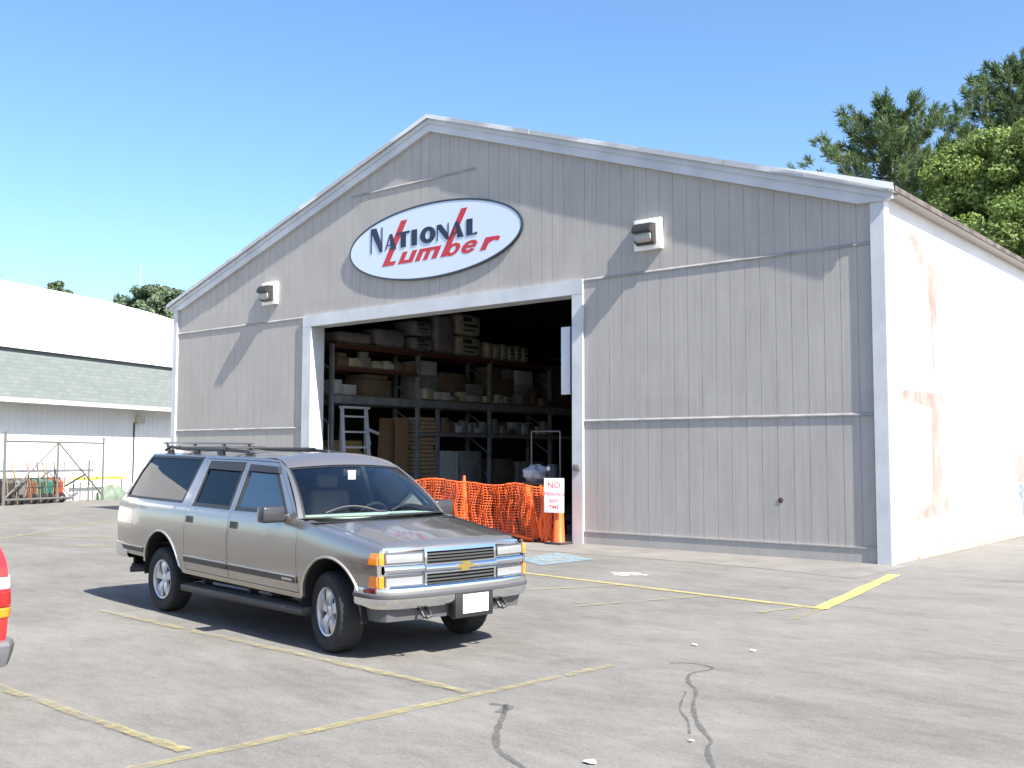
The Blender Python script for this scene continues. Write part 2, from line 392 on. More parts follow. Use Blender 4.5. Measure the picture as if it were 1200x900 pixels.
# right-hand side wall, long and white
b = MB(); b.box((-.12, .05, 0), (0, D, EZ + .15)); b.build('side_wall', M['white'], wh)
box_part('side_wall', (W0, .05, 0), (W0 + .12, D, EZ + .05), M['white'], wh)
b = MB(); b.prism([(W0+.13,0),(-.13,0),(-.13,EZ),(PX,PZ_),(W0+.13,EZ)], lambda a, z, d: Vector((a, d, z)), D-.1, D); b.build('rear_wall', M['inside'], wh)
# inside lining so the hall is a closed box
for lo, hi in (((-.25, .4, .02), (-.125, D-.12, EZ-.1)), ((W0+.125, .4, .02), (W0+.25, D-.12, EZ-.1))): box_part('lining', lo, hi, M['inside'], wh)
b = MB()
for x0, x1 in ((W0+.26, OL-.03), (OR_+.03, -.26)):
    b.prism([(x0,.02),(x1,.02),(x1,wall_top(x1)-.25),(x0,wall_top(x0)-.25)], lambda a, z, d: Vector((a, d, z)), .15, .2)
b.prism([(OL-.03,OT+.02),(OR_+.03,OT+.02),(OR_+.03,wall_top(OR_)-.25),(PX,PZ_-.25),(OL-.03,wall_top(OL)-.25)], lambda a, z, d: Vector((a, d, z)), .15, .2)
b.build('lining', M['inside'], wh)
box_part('slab', (W0+.13, .0, -.2), (-.13, D-.1, .012), M['slab'], wh)
# roof: two thick slopes
for s_, nm in ((-1, 'roof'), (1, 'roof')):
    xe = W0 - .22 if s_ < 0 else .24
    sl = (PZ_ + .27 - (EZ + .22)) / (PX - W0)
    ze = PZ_ + .27 - sl * abs(xe - PX)
    b = MB(); P = [(xe, ze), (PX, PZ_ + .27), (PX, PZ_ + .33), (xe, ze + .06)]
    b.prism(P if s_ < 0 else P[::-1], lambda a, z, d: Vector((a, d, z)), -.16, D + .3)
    r_ = b.build(nm, M['roofwhite'], wh)
    # underside boarding and rafters
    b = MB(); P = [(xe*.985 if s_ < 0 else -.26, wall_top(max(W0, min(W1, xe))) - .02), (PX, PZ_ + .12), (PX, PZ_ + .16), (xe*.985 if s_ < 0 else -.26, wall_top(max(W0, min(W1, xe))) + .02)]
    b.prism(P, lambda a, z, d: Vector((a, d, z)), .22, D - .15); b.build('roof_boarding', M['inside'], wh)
# rake boards on the gable: wide board with thin strip above, boxed return at the eaves
def rake(sgn):
    xe = W0 - .20 if sgn < 0 else .20
    sl = (PZ_ + .27 - (EZ + .22)) / (PX - W0)
    top = lambda x: PZ_ + .26 - sl * abs(x - PX)
    e = abs(xe - PX)
    xi = PX + sgn * (PX - W0 - .42)
    low = lambda x: PZ_ - .06 - sl * abs(x - PX) * 1.0
    b = MB()
    pts = [(PX, top(PX)), (PX, low(PX)), (xi, low(xi)), (PX + sgn*(PX - W0 - .0), low(xi) - .02), (xe, low(xi) + .02), (xe, top(xe))]
    if sgn > 0: pts = pts
    b.prism(pts, lambda a, z, d: Vector((a, d, z)), -.09, -.001); b.build('rake_board', M['trim'], wh)
    b = MB(); pts = [(PX, top(PX) - .004), (PX, top(PX) - .13), (xe, top(xe) - .13), (xe, top(xe) - .004)]
    b.prism(pts, lambda a, z, d: Vector((a, d, z)), -.118, -.092); b.build('rake_strip', M['trim'], wh)
    b = MB(); n = 7
    for i in range(n):
        xa, xb = PX + (xe + sgn*.05 - PX) * i / n, PX + (xe + sgn*.05 - PX) * (i + 1) / n
        j = random.uniform(-.008, .008)
        pts = [(xa, top(xa) + .08 + j), (xa, top(xa) - .02), (xb, top(xb) - .02), (xb, top(xb) + .08 + j)]
        b.prism(pts, lambda a, z, d: Vector((a, d, z)), -.18 - .01 * random.random(), -.165)
    b.build('drip_edge', M['drip'], wh)
rake(-1); rake(1)
b = MB(); sl_ = (PZ_ + .27 - (EZ + .22)) / (PX - W0); tp = lambda x: PZ_ + .26 - sl_*abs(x-PX)
b.prism([(-1.9,tp(-1.9)+.085),(.255,tp(.255)+.02),(.255,tp(.255)+.135),(-.9,tp(-.9)+.13)], lambda a, z, d: Vector((a, d, z)), -.205, -.196); b.build('roof_flashing', M['roofwhite'], wh)
# trim
b = MB(); b.box((-.20, -.062, 0), (.03, -.002, EZ + .01)); b.build('corner_board', M['trim'], wh)
b = MB(); b.box((.032, -.06, 0), (.05, .14, EZ + .02)); b.build('corner_board', M['white'], wh)
b = MB(); b.box((W0 - .03, -.062, 0), (W0 + .18, -.002, EZ + .01)); b.build('corner_board', M['trim'], wh)
b = MB(); b.box((-15.42, -.058, 0), (OL, -.002, OT + .002)); b.box((OR_, -.058, 0), (OR_ + .27, -.002, OT + .002))
b.box((-15.42, -.060, OT + .004), (OR_ + .27, -.002, OT + .31))
fr = b.build('door_frame', M['trim'], wh)
b = MB(); b.box((OL - .05, -.001, 0), (OL - .003, .40, OT)); b.box((OR_ + .003, -.001, 0), (OR_ + .05, .40, OT)); b.box((OL, -.001, OT + .003), (OR_, .40, OT + .05))
b.build('door_jamb', M['trim'], wh)
b = MB(); b.bbox((OR_ + .05, -.115, 1.50), (OR_ + .22, -.062, 1.63), .01); b.build('switch_box', mat('switch_box', (.16,.16,.16), .5), wh)
def flashing(x0, x1, z):
    b = MB(); b.prism([(-.001,.012),(-.001,-.03),(-.024,-.04),(-.024,-.020)], lambda a, c_, d: Vector((d, a, z + c_)), x0, x1); b.build('flashing', M['flash'], wh)
flashing(W0 + .19, -15.43, 2.55); flashing(OR_ + .29, -.21, 2.55)
flashing(W0 + .19, -15.43, 5.48); flashing(OR_ + .29, -.21, 5.50); flashing(-13.6, -9.35, 8.44)
b = MB(); b.box((OR_ + .29, -.02, .0), (-.21, -.001, .24)); b.build('base_board', M['siding'], wh)
b = MB(); b.box((OR_+.29, -.035, .243), (-.21, -.001, .27)); b.build('drip_ledge', M['siding'], wh)
b = MB(); b.box((W0 + .19, -.02, .0), (-15.43, -.001, .24)); b.build('base_board', M['siding'], wh)
# side eave
b = MB(); b.box((.004, .14, EZ + .125), (.243, D, EZ + .155)); b.build('soffit', mat('soffit_brown', (.36,.335,.32), .8), wh)
b = MB(); b.box((.245, -.15, EZ + .135), (.275, D + .2, EZ + .225)); b.build('eave_board', M['fascia'], wh)
b = MB(); b.box((.002, 1.3, 0.0), (.05, D, .07)); b.build('sill_board', mat('weathered_sill', (.30,.24,.16), .8, col2=(.5,.42,.3), scale=3), wh)
for k in range(14):
    y = 2.2 + k * .75 + random.uniform(-.2, .2); h = random.uniform(.04, .12); b = MB()
    b.prism([(y + .09*cos(a)*random.uniform(.5,1.1), .16 + h*sin(a)*random.uniform(.5,1)) for a in [k_*pi/4 for k_ in range(8)]], lambda yy, z, d: Vector((d, yy, z)), .001, .0035)
    b.build('rust_patch', M['rust'], wh)
# faded letters on the white side wall, thin paint film 3 mm proud
def film(pts, m, nm='faded_letter'):
    b = MB(); b.poly([(.004, y, z) for y, z in pts]); b.build(nm, m, wh)
film([(1.15,5.78),(1.55,5.86),(2.3,5.45),(2.85,5.30),(2.75,4.6),(2.58,3.45),(2.40,3.45),(2.38,4.4),(2.2,5.0),(1.75,5.45)], M['ghost'])
film([(.72,2.98),(3.05,3.0),(3.0,2.78),(2.85,2.78),(2.85,1.05),(3.15,1.04),(3.12,.76),(1.12,.66),(2.2,.98),(2.3,2.72),(.78,2.80)], M['ghost'])
film([(8.0,1.85),(9.4,1.85),(9.4,1.2),(8.15,1.2)], M['ghost']); film([(8.1,1.18),(9.3,1.18),(9.3,.4),(8.6,.45),(8.5,.8),(8.2,1.0)], M['ghostblue'])
b = MB(); b.lathe([(.0,0),(.05,0),(.05,.006),(.035,.012),(0,.012)], (-1.95, -.0, 1.02), (0,-1,0), 12); b.build('rust_hole', mat('rust_hole_dark', (.07,.04,.035), .6), wh)  # dark raised disc standing for a small rust hole, no tap here

# wall lights
def wall_light(x, z, label):
    t = thing('wall_light', label, 'wall light', (x, 0, z), 0, 'floodlights on the warehouse front')
    b = MB(); b.bbox((-.31, -.11, -.31), (.31, -.001, .31), .008); b.build('back_plate', M['white'], t)
    bz_ = bpy.data.materials.get('bronze') or mat('bronze', (.03,.028,.026), .4)
    b = MB(); b.prism([(-.112,.0),(-.34,.0),(-.37,.03),(-.355,.10),(-.29,.185),(-.112,.20)], lambda y, z, d: Vector((d, y, z)), -.205, .205); b.build('hood', bz_, t)
    b = MB()
    b.prism([(-.112,-.004),(-.29,-.004),(-.305,-.05),(-.285,-.13),(-.22,-.18),(-.112,-.19)], lambda y, z, d: Vector((d, y, z)), -.18, .18)
    b.build('lens', bpy.data.materials.get('prismatic_lens') or mat('prismatic_lens', (.40,.41,.40), .2, col2=(.30,.31,.30), scale=30, coat=.6), t)
    b = MB(); b.box((-.205, -.20, -.225), (.205, -.112, -.193)); b.box((.182,-.26,-.19),(.205,-.112,-.002)); b.box((-.205,-.26,-.19),(-.182,-.112,-.002)); b.build('frame', bz_, t)
    return t
wall_light(-16.85, 6.24, 'boxy white floodlight near the low left eave of the warehouse')
wall_light(-4.66, 6.22, 'boxy white floodlight high between the oval sign and the white side wall')

# ------------------------------------------------------------------ oval sign
sg = thing('oval_sign', 'white oval NATIONAL Lumber sign above the loading door', 'sign', (-10.75, 0, 6.914))
A_, B_ = 2.83, .90
def oval(a, c_, y0, y1):
    b = MB(); b.prism([(a*cos(2*pi*k/96), c_*sin(2*pi*k/96)) for k in range(96)], lambda x, z, d: Vector((x, d, z)), y1, y0); return b
oval(A_, B_, -.006, -.055).build('sign_panel', mat('sign_white', (.60,.67,.78), .35), sg)
b = MB(); n = 96
for k in range(n):
    a0, a1 = 2*pi*k/n, 2*pi*(k+1)/n
    for (r0, r1, y0, y1) in ((1, 1.0, 0, 0),):
        o0 = Vector((A_*cos(a0), 0, B_*sin(a0))); o1 = Vector((A_*cos(a1), 0, B_*sin(a1)))
        n0 = Vector((cos(a0)/A_, 0, sin(a0)/B_)).normalized(); n1 = Vector((cos(a1)/A_, 0, sin(a1)/B_)).normalized()
        pr = [(-.028,-.054),(-.028,-.061),(.016,-.061),(.016,-.004)]
        for (d0, y0), (d1, y1) in zip(pr, pr[1:]):
            b.poly([o0+n0*d0+Vector((0,y0,0)), o1+n1*d0+Vector((0,y0,0)), o1+n1*d1+Vector((0,y1,0)), o0+n0*d1+Vector((0,y1,0))])
b.build('sign_rim', mat('sign_rim', (.025,.04,.05), .4), sg, weld=1e-4)
navy = mat('navy_letter', (.012,.02,.045), .4); redl = mat('red_letter', (.50,.028,.035), .4)
FX, FZ = 10.75, 6.914
def letter(parts, m, yo, name='letter'):
    b = MB()
    for k, pts in enumerate(parts):
        ar = sum(p[0]*q[1]-q[0]*p[1] for p, q in zip(pts, pts[1:]+pts[:1]))
        if ar < 0: pts = pts[::-1]
        e = .00008 * k
        b.prism(pts, lambda x, z, d: Vector((x + FX, d, z - FZ)), -.0552, yo - e)
    return b.build(name, m, sg)
def ringparts(cx, cz, rx, rz, tl, tr, sh=0, a0=0, a1=360, n=24):
    """letter bowl: heavy on the left, light on the right; returns quads"""
    out = []
    for k in range(n):
        t0, t1 = radians(a0 + (a1-a0)*k/n), radians(a0 + (a1-a0)*(k+1)/n)
        q = []
        for t, inn in ((t0,0),(t1,0),(t1,1),(t0,1)):
            th = tl if cos(t) < 0 else tr; th = abs(cos(t))*th + (1-abs(cos(t)))*min(tl, tr)*.9
            rr = (rx - inn*th*1.0, rz - inn*min(th, rz*.6)*.8)
            x = cx + rr[0]*cos(t); z = cz + rr[1]*sin(t); q.append((x + sh*(z-6.46), z))
        out.append(q)
    return out
bz, tz = 6.86, 7.245
# N A T I O N A L : deco capitals, fat left strokes and hairline right strokes
letter([[(-12.80,6.84),(-12.765,6.84),(-12.765,7.46),(-12.80,7.46)], [(-12.765,7.46),(-12.60,7.46),(-12.38,6.98),(-12.38,6.84),(-12.47,6.84),(-12.765,7.34)], [(-12.415,6.84),(-12.38,6.84),(-12.38,7.46),(-12.415,7.46)]], navy, -.0645)
def capA(x0, x1):
    xm = x0 + (x1-x0)*.56
    letter([[(x0,bz),(x0+.035,bz),(xm-.03,tz),(xm-.065,tz)], [(xm-.065,tz),(xm+.02,tz),(x1,bz),(x1-.20,bz)], [(x0+.07,bz+.10),(x1-.12,bz+.10),(x1-.12,bz+.125),(x0+.07,bz+.125)]], navy, -.0645)
capA(-12.28, -11.88); capA(-10.10, -9.65)
letter([[(-11.86,tz-.05),(-11.42,tz-.05),(-11.42,tz),(-11.86,tz)], [(-11.73,bz),(-11.55,bz),(-11.55,tz-.05),(-11.73,tz-.05)]], navy, -.0645)
letter([[(-11.36,bz),(-11.17,bz),(-11.17,tz),(-11.36,tz)]], navy, -.0645)
letter(ringparts(-10.81, 7.052, .255, .20, .17, .17), navy, -.0645)
letter([[(-10.51,bz),(-10.48,bz),(-10.48,tz),(-10.51,tz)], [(-10.48,tz),(-10.37,tz),(-10.13,6.97),(-10.13,bz),(-10.21,bz),(-10.48,7.15)], [(-10.16,bz),(-10.13,bz),(-10.13,tz),(-10.16,tz)]], navy, -.0645)
letter([[(-9.57,bz),(-9.38,bz),(-9.38,tz),(-9.57,tz)], [(-9.38,bz),(-9.24,bz),(-9.24,bz+.06),(-9.38,bz+.03)]], navy, -.0645)
# L u m b e r : heavy red italic with tall ascenders
sh = .62
def sl(pts): return [(x + sh*(z-6.46), z) for x, z in pts]
xh = 6.745; y0 = 6.46
letter([sl([(-12.39,y0),(-12.17,y0),(-12.17,7.53),(-12.39,7.53)]), sl([(-12.17,y0),(-11.95,y0),(-11.95,6.56),(-12.17,6.56)])], redl, -.0585)
def stem(x, w=.17, z0=y0, z1=xh): return sl([(x,z0),(x+w,z0),(x+w,z1),(x,z1)])
letter([stem(-11.83), sl([(-11.66,y0),(-11.5,y0),(-11.5,y0+.08),(-11.66,y0+.08)]), stem(-11.5)], redl, -.0585)
letter([stem(-11.25), sl([(-11.08,xh-.08),(-10.70,xh-.08),(-10.70,xh),(-11.08,xh)]), stem(-10.98,.15), stem(-10.70,.17)], redl, -.0585)
letter([stem(-10.40,.20,y0,7.53)] + ringparts(-10.08, 6.60, .22, .145, .14, .14, sh), redl, -.0585)
letter(ringparts(-9.56, 6.60, .235, .145, .14, .14, sh, 20, 330) + [sl([(-9.68,6.575),(-9.36,6.575),(-9.36,6.635),(-9.68,6.635)])], redl, -.0585)
letter([stem(-9.16,.18), sl([(-8.98,xh-.10),(-8.86,xh),(-8.98,xh)]), sl([(-8.98,6.60),(-8.86,6.66),(-8.70,6.63),(-8.70,xh-.03),(-8.80,xh),(-8.98,xh-.02)])], redl, -.0585)

# ------------------------------------------------------------------ goods inside the hall
RX = -16.35   # aisle face of the rack
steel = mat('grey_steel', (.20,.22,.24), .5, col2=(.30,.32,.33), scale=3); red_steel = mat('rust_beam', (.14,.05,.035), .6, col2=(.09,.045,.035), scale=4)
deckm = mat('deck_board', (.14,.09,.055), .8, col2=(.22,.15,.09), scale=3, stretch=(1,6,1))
rk = thing('pallet_rack', 'tall pallet rack of grey uprights along the left wall of the hall', 'rack', (RX, 0, 0))
ups = [1.75, 5.2, 8.6, 11.9, 15.2]
for y in ups:
    b = MB()
    for xx in (0, -1.0): b.bar((xx, y, .0), (xx, y, 4.98), .10, .12)
    for k in range(6): b.bar((0, y, .3 + k*.78), (-1.0, y, .3 + (k+.8)*.78), .04)
    b.build('upright', steel, rk)
for z, m_, h in ((3.40, steel, .22), (4.93, red_steel, .12), (4.28, red_steel, .10), (2.45, steel, .09)):
    b = MB()
    for a, c_ in zip(ups, ups[1:]):
        if z < 3 and a < 5: continue
        if 4.1 < z < 4.5 and a > 5: continue
        for xx in (.06, -1.0): b.box((xx-.03, a+.06, z-h/2), (xx+.03, c_-.06, z+h/2))
    b.build('beam', m_, rk)
    b = MB()
    for a, c_ in zip(ups, ups[1:]):
        if z < 3 and a < 5: continue
        if 4.1 < z < 4.5 and a > 5: continue
        k = a + .1
        while k < c_ - .2: b.box((-1.02, k, z+h/2+.002), (.08, k+.17, z+h/2+.04)); k += .19
    b.build('decking', deckm, rk)
box_part('post', (-.05, 6.05, 0), (.03, 6.17, 3.28), steel, rk)
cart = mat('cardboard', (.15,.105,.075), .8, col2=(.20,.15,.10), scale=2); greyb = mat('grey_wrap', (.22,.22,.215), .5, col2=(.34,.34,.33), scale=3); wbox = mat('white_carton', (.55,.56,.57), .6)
bag = mat('pale_bag', (.52,.52,.38), .5, col2=(.42,.42,.31), scale=4, bump=.3, bscale=6); bagp = mat('bag_print', (.06,.08,.06), .6); tan = mat('tan_board', (.34,.21,.115), .6, col2=(.28,.17,.095), scale=2, stretch=(1,1,.2))
pine_ = mat('sawn_lumber', (.42,.29,.16), .7, col2=(.5,.36,.2), scale=4)
def carton(y0, y1, z0, z1, m, label, cat='box', group='goods stored on the pallet rack', x0=-1.0, x1=.0, bev=.015, name='carton', sub=None):
    b = MB(); b.bbox((RX+x0, y0, z0), (RX+x1, y1, z1), bev)
    if name == 'bale':
        for v in b.bm.verts: pass
    o = tag(b.build(name, m), label, cat, group)
    if sub: sub(o)
    return o
def plump(y0, y1, z0, z1, label, printed=True, m=None, name='bale', cat='bale', x1=.03, x0=-1.0):
    t = thing(name, label, cat, (RX, (y0+y1)/2, z0), 0, 'bagged goods on the top deck of the rack')
    b = MB(); hy, h = (y1-y0)/2, z1-z0
    def sup(u, v):
        th = (u-.5)*pi; ph = v*2*pi
        f = lambda c_: math.copysign(abs(c_)**.35, c_)
        return Vector(((x0+x1)/2 + (x1-x0)/2*f(cos(th))*f(cos(ph)), hy*f(cos(th))*f(sin(ph)), h/2 + h/2*f(sin(th)) + .006*sin(9*ph)))
    b.grid(sup, 14, 28); b.build('wrapper', m or bag, t, weld=1e-4, ang=60)
    if printed:
        b = MB()
        for k, (a, c_, d, e) in enumerate(((-.6,.1,.62,.82),(-.5,.55,.40,.52),(-.55,.3,.2,.26))):
            b.box((x1+.002, a*hy, d*h), (x1+.008, c_*hy, e*h))
        b.build('print', bagp, t)
    return t
plump(6.98, 8.22, 5.03, 5.72, 'plump printed pale bale, lower of two on the rack top')
plump(7.0, 8.2, 5.73, 6.45, 'plump printed pale bale, upper of two on the rack top')
nth = ['first', 'second', 'third', 'fourth', 'fifth', 'sixth']
for k in range(6): plump(8.42 + k*.38, 8.78 + k*.38, 5.03, 5.62 - .03*(k % 2), nth[k] + ' upright pale sack from the bales in the row on the rack top', printed=k > 2, name='sack', cat='sack')
plump(3.45, 4.7, 5.03, 5.62, 'grey wrapped bundle near the door end of the rack top', False, greyb, 'bundle', 'bundle')
plump(4.95, 5.9, 5.03, 5.50, 'low printed grey bundle with another stacked on it', True, greyb, 'bundle', 'bundle')
plump(4.98, 5.85, 5.51, 6.02, 'upper printed grey bundle stacked beside the pale bales', True, greyb, 'bundle', 'bundle')
plump(5.98, 6.9, 5.03, 6.3, 'tall plain grey bundle against the pale printed bales', False, greyb, 'bundle', 'bundle')
plump(1.95, 3.35, 5.03, 5.4, 'flat grey bundle at the door end of the rack top', False, greyb, 'bundle', 'bundle')
G2 = 'goods on the middle deck of the rack'
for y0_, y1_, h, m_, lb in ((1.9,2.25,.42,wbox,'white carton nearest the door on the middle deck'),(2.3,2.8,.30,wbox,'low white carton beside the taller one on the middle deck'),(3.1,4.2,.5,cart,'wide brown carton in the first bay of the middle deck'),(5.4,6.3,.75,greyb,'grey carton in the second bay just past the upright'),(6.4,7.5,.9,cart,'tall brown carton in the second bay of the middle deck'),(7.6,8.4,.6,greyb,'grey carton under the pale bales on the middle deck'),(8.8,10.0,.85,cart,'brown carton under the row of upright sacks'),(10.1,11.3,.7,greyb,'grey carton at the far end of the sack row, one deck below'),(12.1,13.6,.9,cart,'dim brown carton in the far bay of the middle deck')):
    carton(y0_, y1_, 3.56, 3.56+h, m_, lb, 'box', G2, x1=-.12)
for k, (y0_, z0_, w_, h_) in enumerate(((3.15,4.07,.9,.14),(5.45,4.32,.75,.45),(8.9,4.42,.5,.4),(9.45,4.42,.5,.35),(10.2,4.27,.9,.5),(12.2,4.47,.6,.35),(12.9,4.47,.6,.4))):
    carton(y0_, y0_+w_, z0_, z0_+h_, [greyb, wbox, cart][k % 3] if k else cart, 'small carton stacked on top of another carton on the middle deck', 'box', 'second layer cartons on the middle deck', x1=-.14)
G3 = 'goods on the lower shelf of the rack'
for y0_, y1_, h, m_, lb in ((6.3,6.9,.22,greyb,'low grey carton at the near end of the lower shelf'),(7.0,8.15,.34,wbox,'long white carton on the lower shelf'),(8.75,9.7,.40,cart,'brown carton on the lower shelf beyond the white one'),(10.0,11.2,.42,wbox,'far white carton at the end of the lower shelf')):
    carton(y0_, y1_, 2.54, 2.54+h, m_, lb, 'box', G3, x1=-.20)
rs = random.Random(5)
def mixed(y0_, y1_, z_, n, what, group, xa=-.32):
    for k in range(n):
        y = y0_ + (y1_-y0_)*(k+.5)/n + rs.uniform(-.05,.05); w_ = (y1_-y0_)/n*rs.uniform(.35,.48); h_ = rs.uniform(.12,.36); d_ = rs.uniform(.2,.3)
        m_ = rs.choice([wbox, greyb, greyb, bag, cart])
        b = MB(); b.bbox((RX+xa, y-w_, z_), (RX+xa+d_, y+w_, z_+h_), .012, Matrix.Rotation(rs.uniform(-.12,.12), 3, 'Z'))
        if rs.random() < .5: b.bbox((RX+xa+.02, y-w_*.8, z_+h_+.003), (RX+xa+d_-.03, y+w_*.7, z_+h_+.003+rs.uniform(.05,.16)), .01, Matrix.Rotation(rs.uniform(-.2,.2), 3, 'Z'))
        o = tag(b.build('packet', m_), what, 'packet', group)
mixed(6.25, 8.5, 2.54, 7, 'small pale packet in the front row of the lower shelf', 'packets along the lower shelf', -.18)
mixed(8.7, 11.8, 2.54, 8, 'small pale packet in the front row of the lower shelf', 'packets along the lower shelf', -.18)
mixed(5.35, 8.5, 3.56, 8, 'small packet at the front edge of the middle deck past the first upright', 'packets along the middle deck', -.10)
mixed(8.75, 11.8, 3.56, 8, 'small packet at the front edge of the middle deck past the first upright', 'packets along the middle deck', -.10)
mixed(1.9, 5.1, 4.38, 7, 'small packet on the short rust coloured shelf of the first bay', 'packets on the first bay shelf', -.2)
G4 = 'goods on the floor under the rack'
b = MB()
for k in range(6): b.box((RX-.7, 6.2+k*.15, .012), (RX+.02, 6.30+k*.15, 1.95-.02*(k % 3)))
tag(b.build('slatted_crate', wbox), 'pale crate of upright slats under the lower shelf', 'crate', G4)
carton(7.25, 8.2, .012, 1.95, greyb, 'tall grey carton on the floor next to the slatted crate', 'box', G4)
carton(8.8, 9.8, .012, 1.7, cart, 'tall brown carton on the floor beyond the grey one', 'box', G4); carton(10.1, 11.6, .012, 1.6, greyb, 'squat grey carton on the floor at the far bay', 'box', G4)
b = MB(); z = .012
for k in range(24):
    jj = random.uniform(-.05, .05); b.box((RX-.9, 5.28+jj, z), (RX+.02+jj, 5.98+jj*.5, z+.10)); z += .125
tag(b.build('lumber_stack', pine_), 'tall stack of sawn boards with gaps beside the grey post', 'lumber', G4)
b = MB(); b.bbox((RX-.8, 4.25, .012), (RX-.72, 5.1, 2.95), .005, Matrix.Rotation(radians(4), 3, 'Y')); b.box((RX-.05, 4.30, .012), (RX+.02, 4.78, 2.95))
tag(b.build('door_panel', tan), 'smooth tan board standing upright in the first rack bay', 'board', G4)
b = MB(); z = .012
for k in range(4):
    for q in range(4): b.box((RX-.95, 1.9, z), (RX-.05, 3.0+random.uniform(-.1,.1), z+.10)); z += .105
    z += .18
tag(b.build('lumber_stack', mat('yellow_lumber', (.38,.30,.12), .7, col2=(.3,.22,.1), scale=5)), 'yellowish lumber stacked in layers behind the white ladder', 'lumber', G4)
# stepladder in front of the first bay
ld = thing('step_ladder', 'white step ladder standing open at the door end of the rack', 'ladder', (RX+.35, 2.3, .012))
lw = mat('ladder_white', (.62,.64,.68), .4)
for y in (-.46, .44): 
    b = MB(); b.bar((.30, y*1.12, 0), (.0, y, 3.15), .045, .11, (0,1,0)); b.build('rail', lw, ld)
    b = MB(); b.bar((-.3, y*1.1+.25, 0), (-.02, y, 3.1), .035, .07, (0,1,0)); b.build('rear_leg', lw, ld)
for k in range(7):
    t_ = (k+.6)/7.2; b = MB(); b.box((.30*(1-t_)-.05, -.44*1.06, 3.15*t_-.02), (.30*(1-t_)+.06, .44*1.06, 3.15*t_+.03)); b.build('step', lw, ld)
b = MB(); b.box((-.08, -.50, 3.12), (.10, .52, 3.18)); b.build('top_cap', lw, ld)
b = MB(); b.bar((0,.5,2.55), (0,.95,2.42), .05, .08); b.bar((0,.5,2.6),(0,.62,2.1),.04,.06); b.build('brace', lw, ld)
# tall tubular cart with a dark drum, just inside the door
ct = thing('equipment_cart', 'tall dark tubular cart standing behind the orange netting', 'cart', (-8.5, 1.55, .012))
dk = mat('dark_paint', (.03,.03,.033), .45); tubem = mat('worn_tube', (.16,.15,.14), .4, metal=.6)
b = MB()
for xx in (-.42, .42): b.tube([(xx, 0, .12), (xx, 0, 2.36)], .022, 8)
b.tube([(-.42,0,2.36),(.42,0,2.36)], .022, 8); b.tube([(-.42,0,1.2),(.42,0,1.2)], .018, 8); b.build('frame', tubem, ct)
b = MB(); b.bbox((-.46,-.3,.2),(.46,.35,.3), .01); b.build('tray', dk, ct)
for xx in (-.42,.42):
    b = MB(); b.lathe([(0,-.03),(.12,-.03),(.14,0),(.12,.03),(0,.03)], (xx, .1, .14), (1,0,0), 16); b.build('wheel', dk, ct)
b = MB(); b.lathe([(0,0),(.17,0),(.19,.1),(.19,.5),(.15,.62),(0,.62)], (.22,.02,.98), (0,0,1), 18); b.build('drum', dk, ct)
b = MB(); b.lathe([(0,0),(.055,0),(.05,.03),(0,.04)], (.22,-.17,1.50), (0,-1,0), 14); b.build('lamp', mat('lamp_white',(.8,.8,.8),.1,coat=1), ct)
wrap = mat('crinkled_wrap', (.50,.51,.54), .4, col2=(.3,.31,.34), scale=9, bump=.6, bscale=9)
b = MB()
def sack(u, v):
    th = (u-.5)*pi; ph = v*2*pi; r = 1 + .12*sin(5*ph+3*th) + .08*sin(9*th+ph)
    return Vector((-8.72 + .36*cos(th)*cos(ph)*r, 1.5 + .26*cos(th)*sin(ph)*r, 1.38 + .20*sin(th)*r))
b.grid(sack, 14, 24)
tag(b.build('wrapped_bundle', wrap, weld=1e-4, ang=60), 'crumpled pale wrapped bundle lying on a crate behind the netting', 'bundle')
b = MB(); b.bbox((-9.1,1.30,.012),(-8.98,1.8,1.2),.01); b.bbox((-9.1,1.30,1.13),(-8.35,1.8,1.2),.01); b.bbox((-8.47,1.30,.012),(-8.35,1.8,1.12),.01); b.box((-8.98,1.36,.012),(-8.47,1.74,1.1))
tag(b.build('crate', mat('dark_wood',(.09,.065,.045),.8)), 'dark wooden crate under the crumpled pale bundle', 'crate')
# white board hanging at the right jamb
b = MB(); b.bbox((-7.10, .28, 3.12), (-6.86, .33, 4.58), .008)
wb = tag(b.build('hanging_board', mat('board_white', (.62,.65,.68), .4)), 'narrow white board hung just inside the right jamb of the door', 'board')
b = MB(); b.bar((-6.87,.30,4.45),(-6.56,.30,4.45),.03); b.bar((-6.87,.30,3.25),(-6.56,.30,3.25),.03); b.box((-6.85,.27,3.2),(-6.80,.34,4.5)); b.build('bracket', dk, wb)

# ------------------------------------------------------------------ orange barrier
orange = mat('orange_plastic', (.80,.13,.02), .45, col2=(.72,.10,.015), scale=3)
net = mat('orange_netting', (.85,.12,.015), .5)
def net_grid(x0, x1, zt, yf, name, label, nu, nv):
    b = MB()
    def P(i, j):
        u, v = i/nu, j/nv; x = x0 + (x1-x0)*u
        top = zt(u)
        z = .02 + (top-.02)*v
        sag = yf(x, v)
        return Vector((x + .03*sin(11*v + 7*u), sag, z + .012*sin(23*u)*v))
    w = .010
    V = {}
    for i in range(nu+1):
        for j in range(nv+1): V[i, j] = P(i, j)
    # horizontal and vertical strands as thin flat straps
    def strap(a, c_, d):
        n_ = Vector((0,-1,0)); e = (c_-a).normalized().cross(n_) * d
        b.poly([a-e, c_-e, c_+e, a+e])
    for j in range(nv+1):
        for i in range(nu): strap(V[i,j], V[i+1,j], .0105 if j not in (0, nv) else .018)
    for i in range(nu+1):
        for j in range(nv): strap(V[i,j]+Vector((0,-.002,0)), V[i,j+1]+Vector((0,-.002,0)), .0088)
    o = b.build(name, net, ang=60)
    md = o.modifiers.new('t', 'SOLIDIFY'); md.thickness = .004
    return o
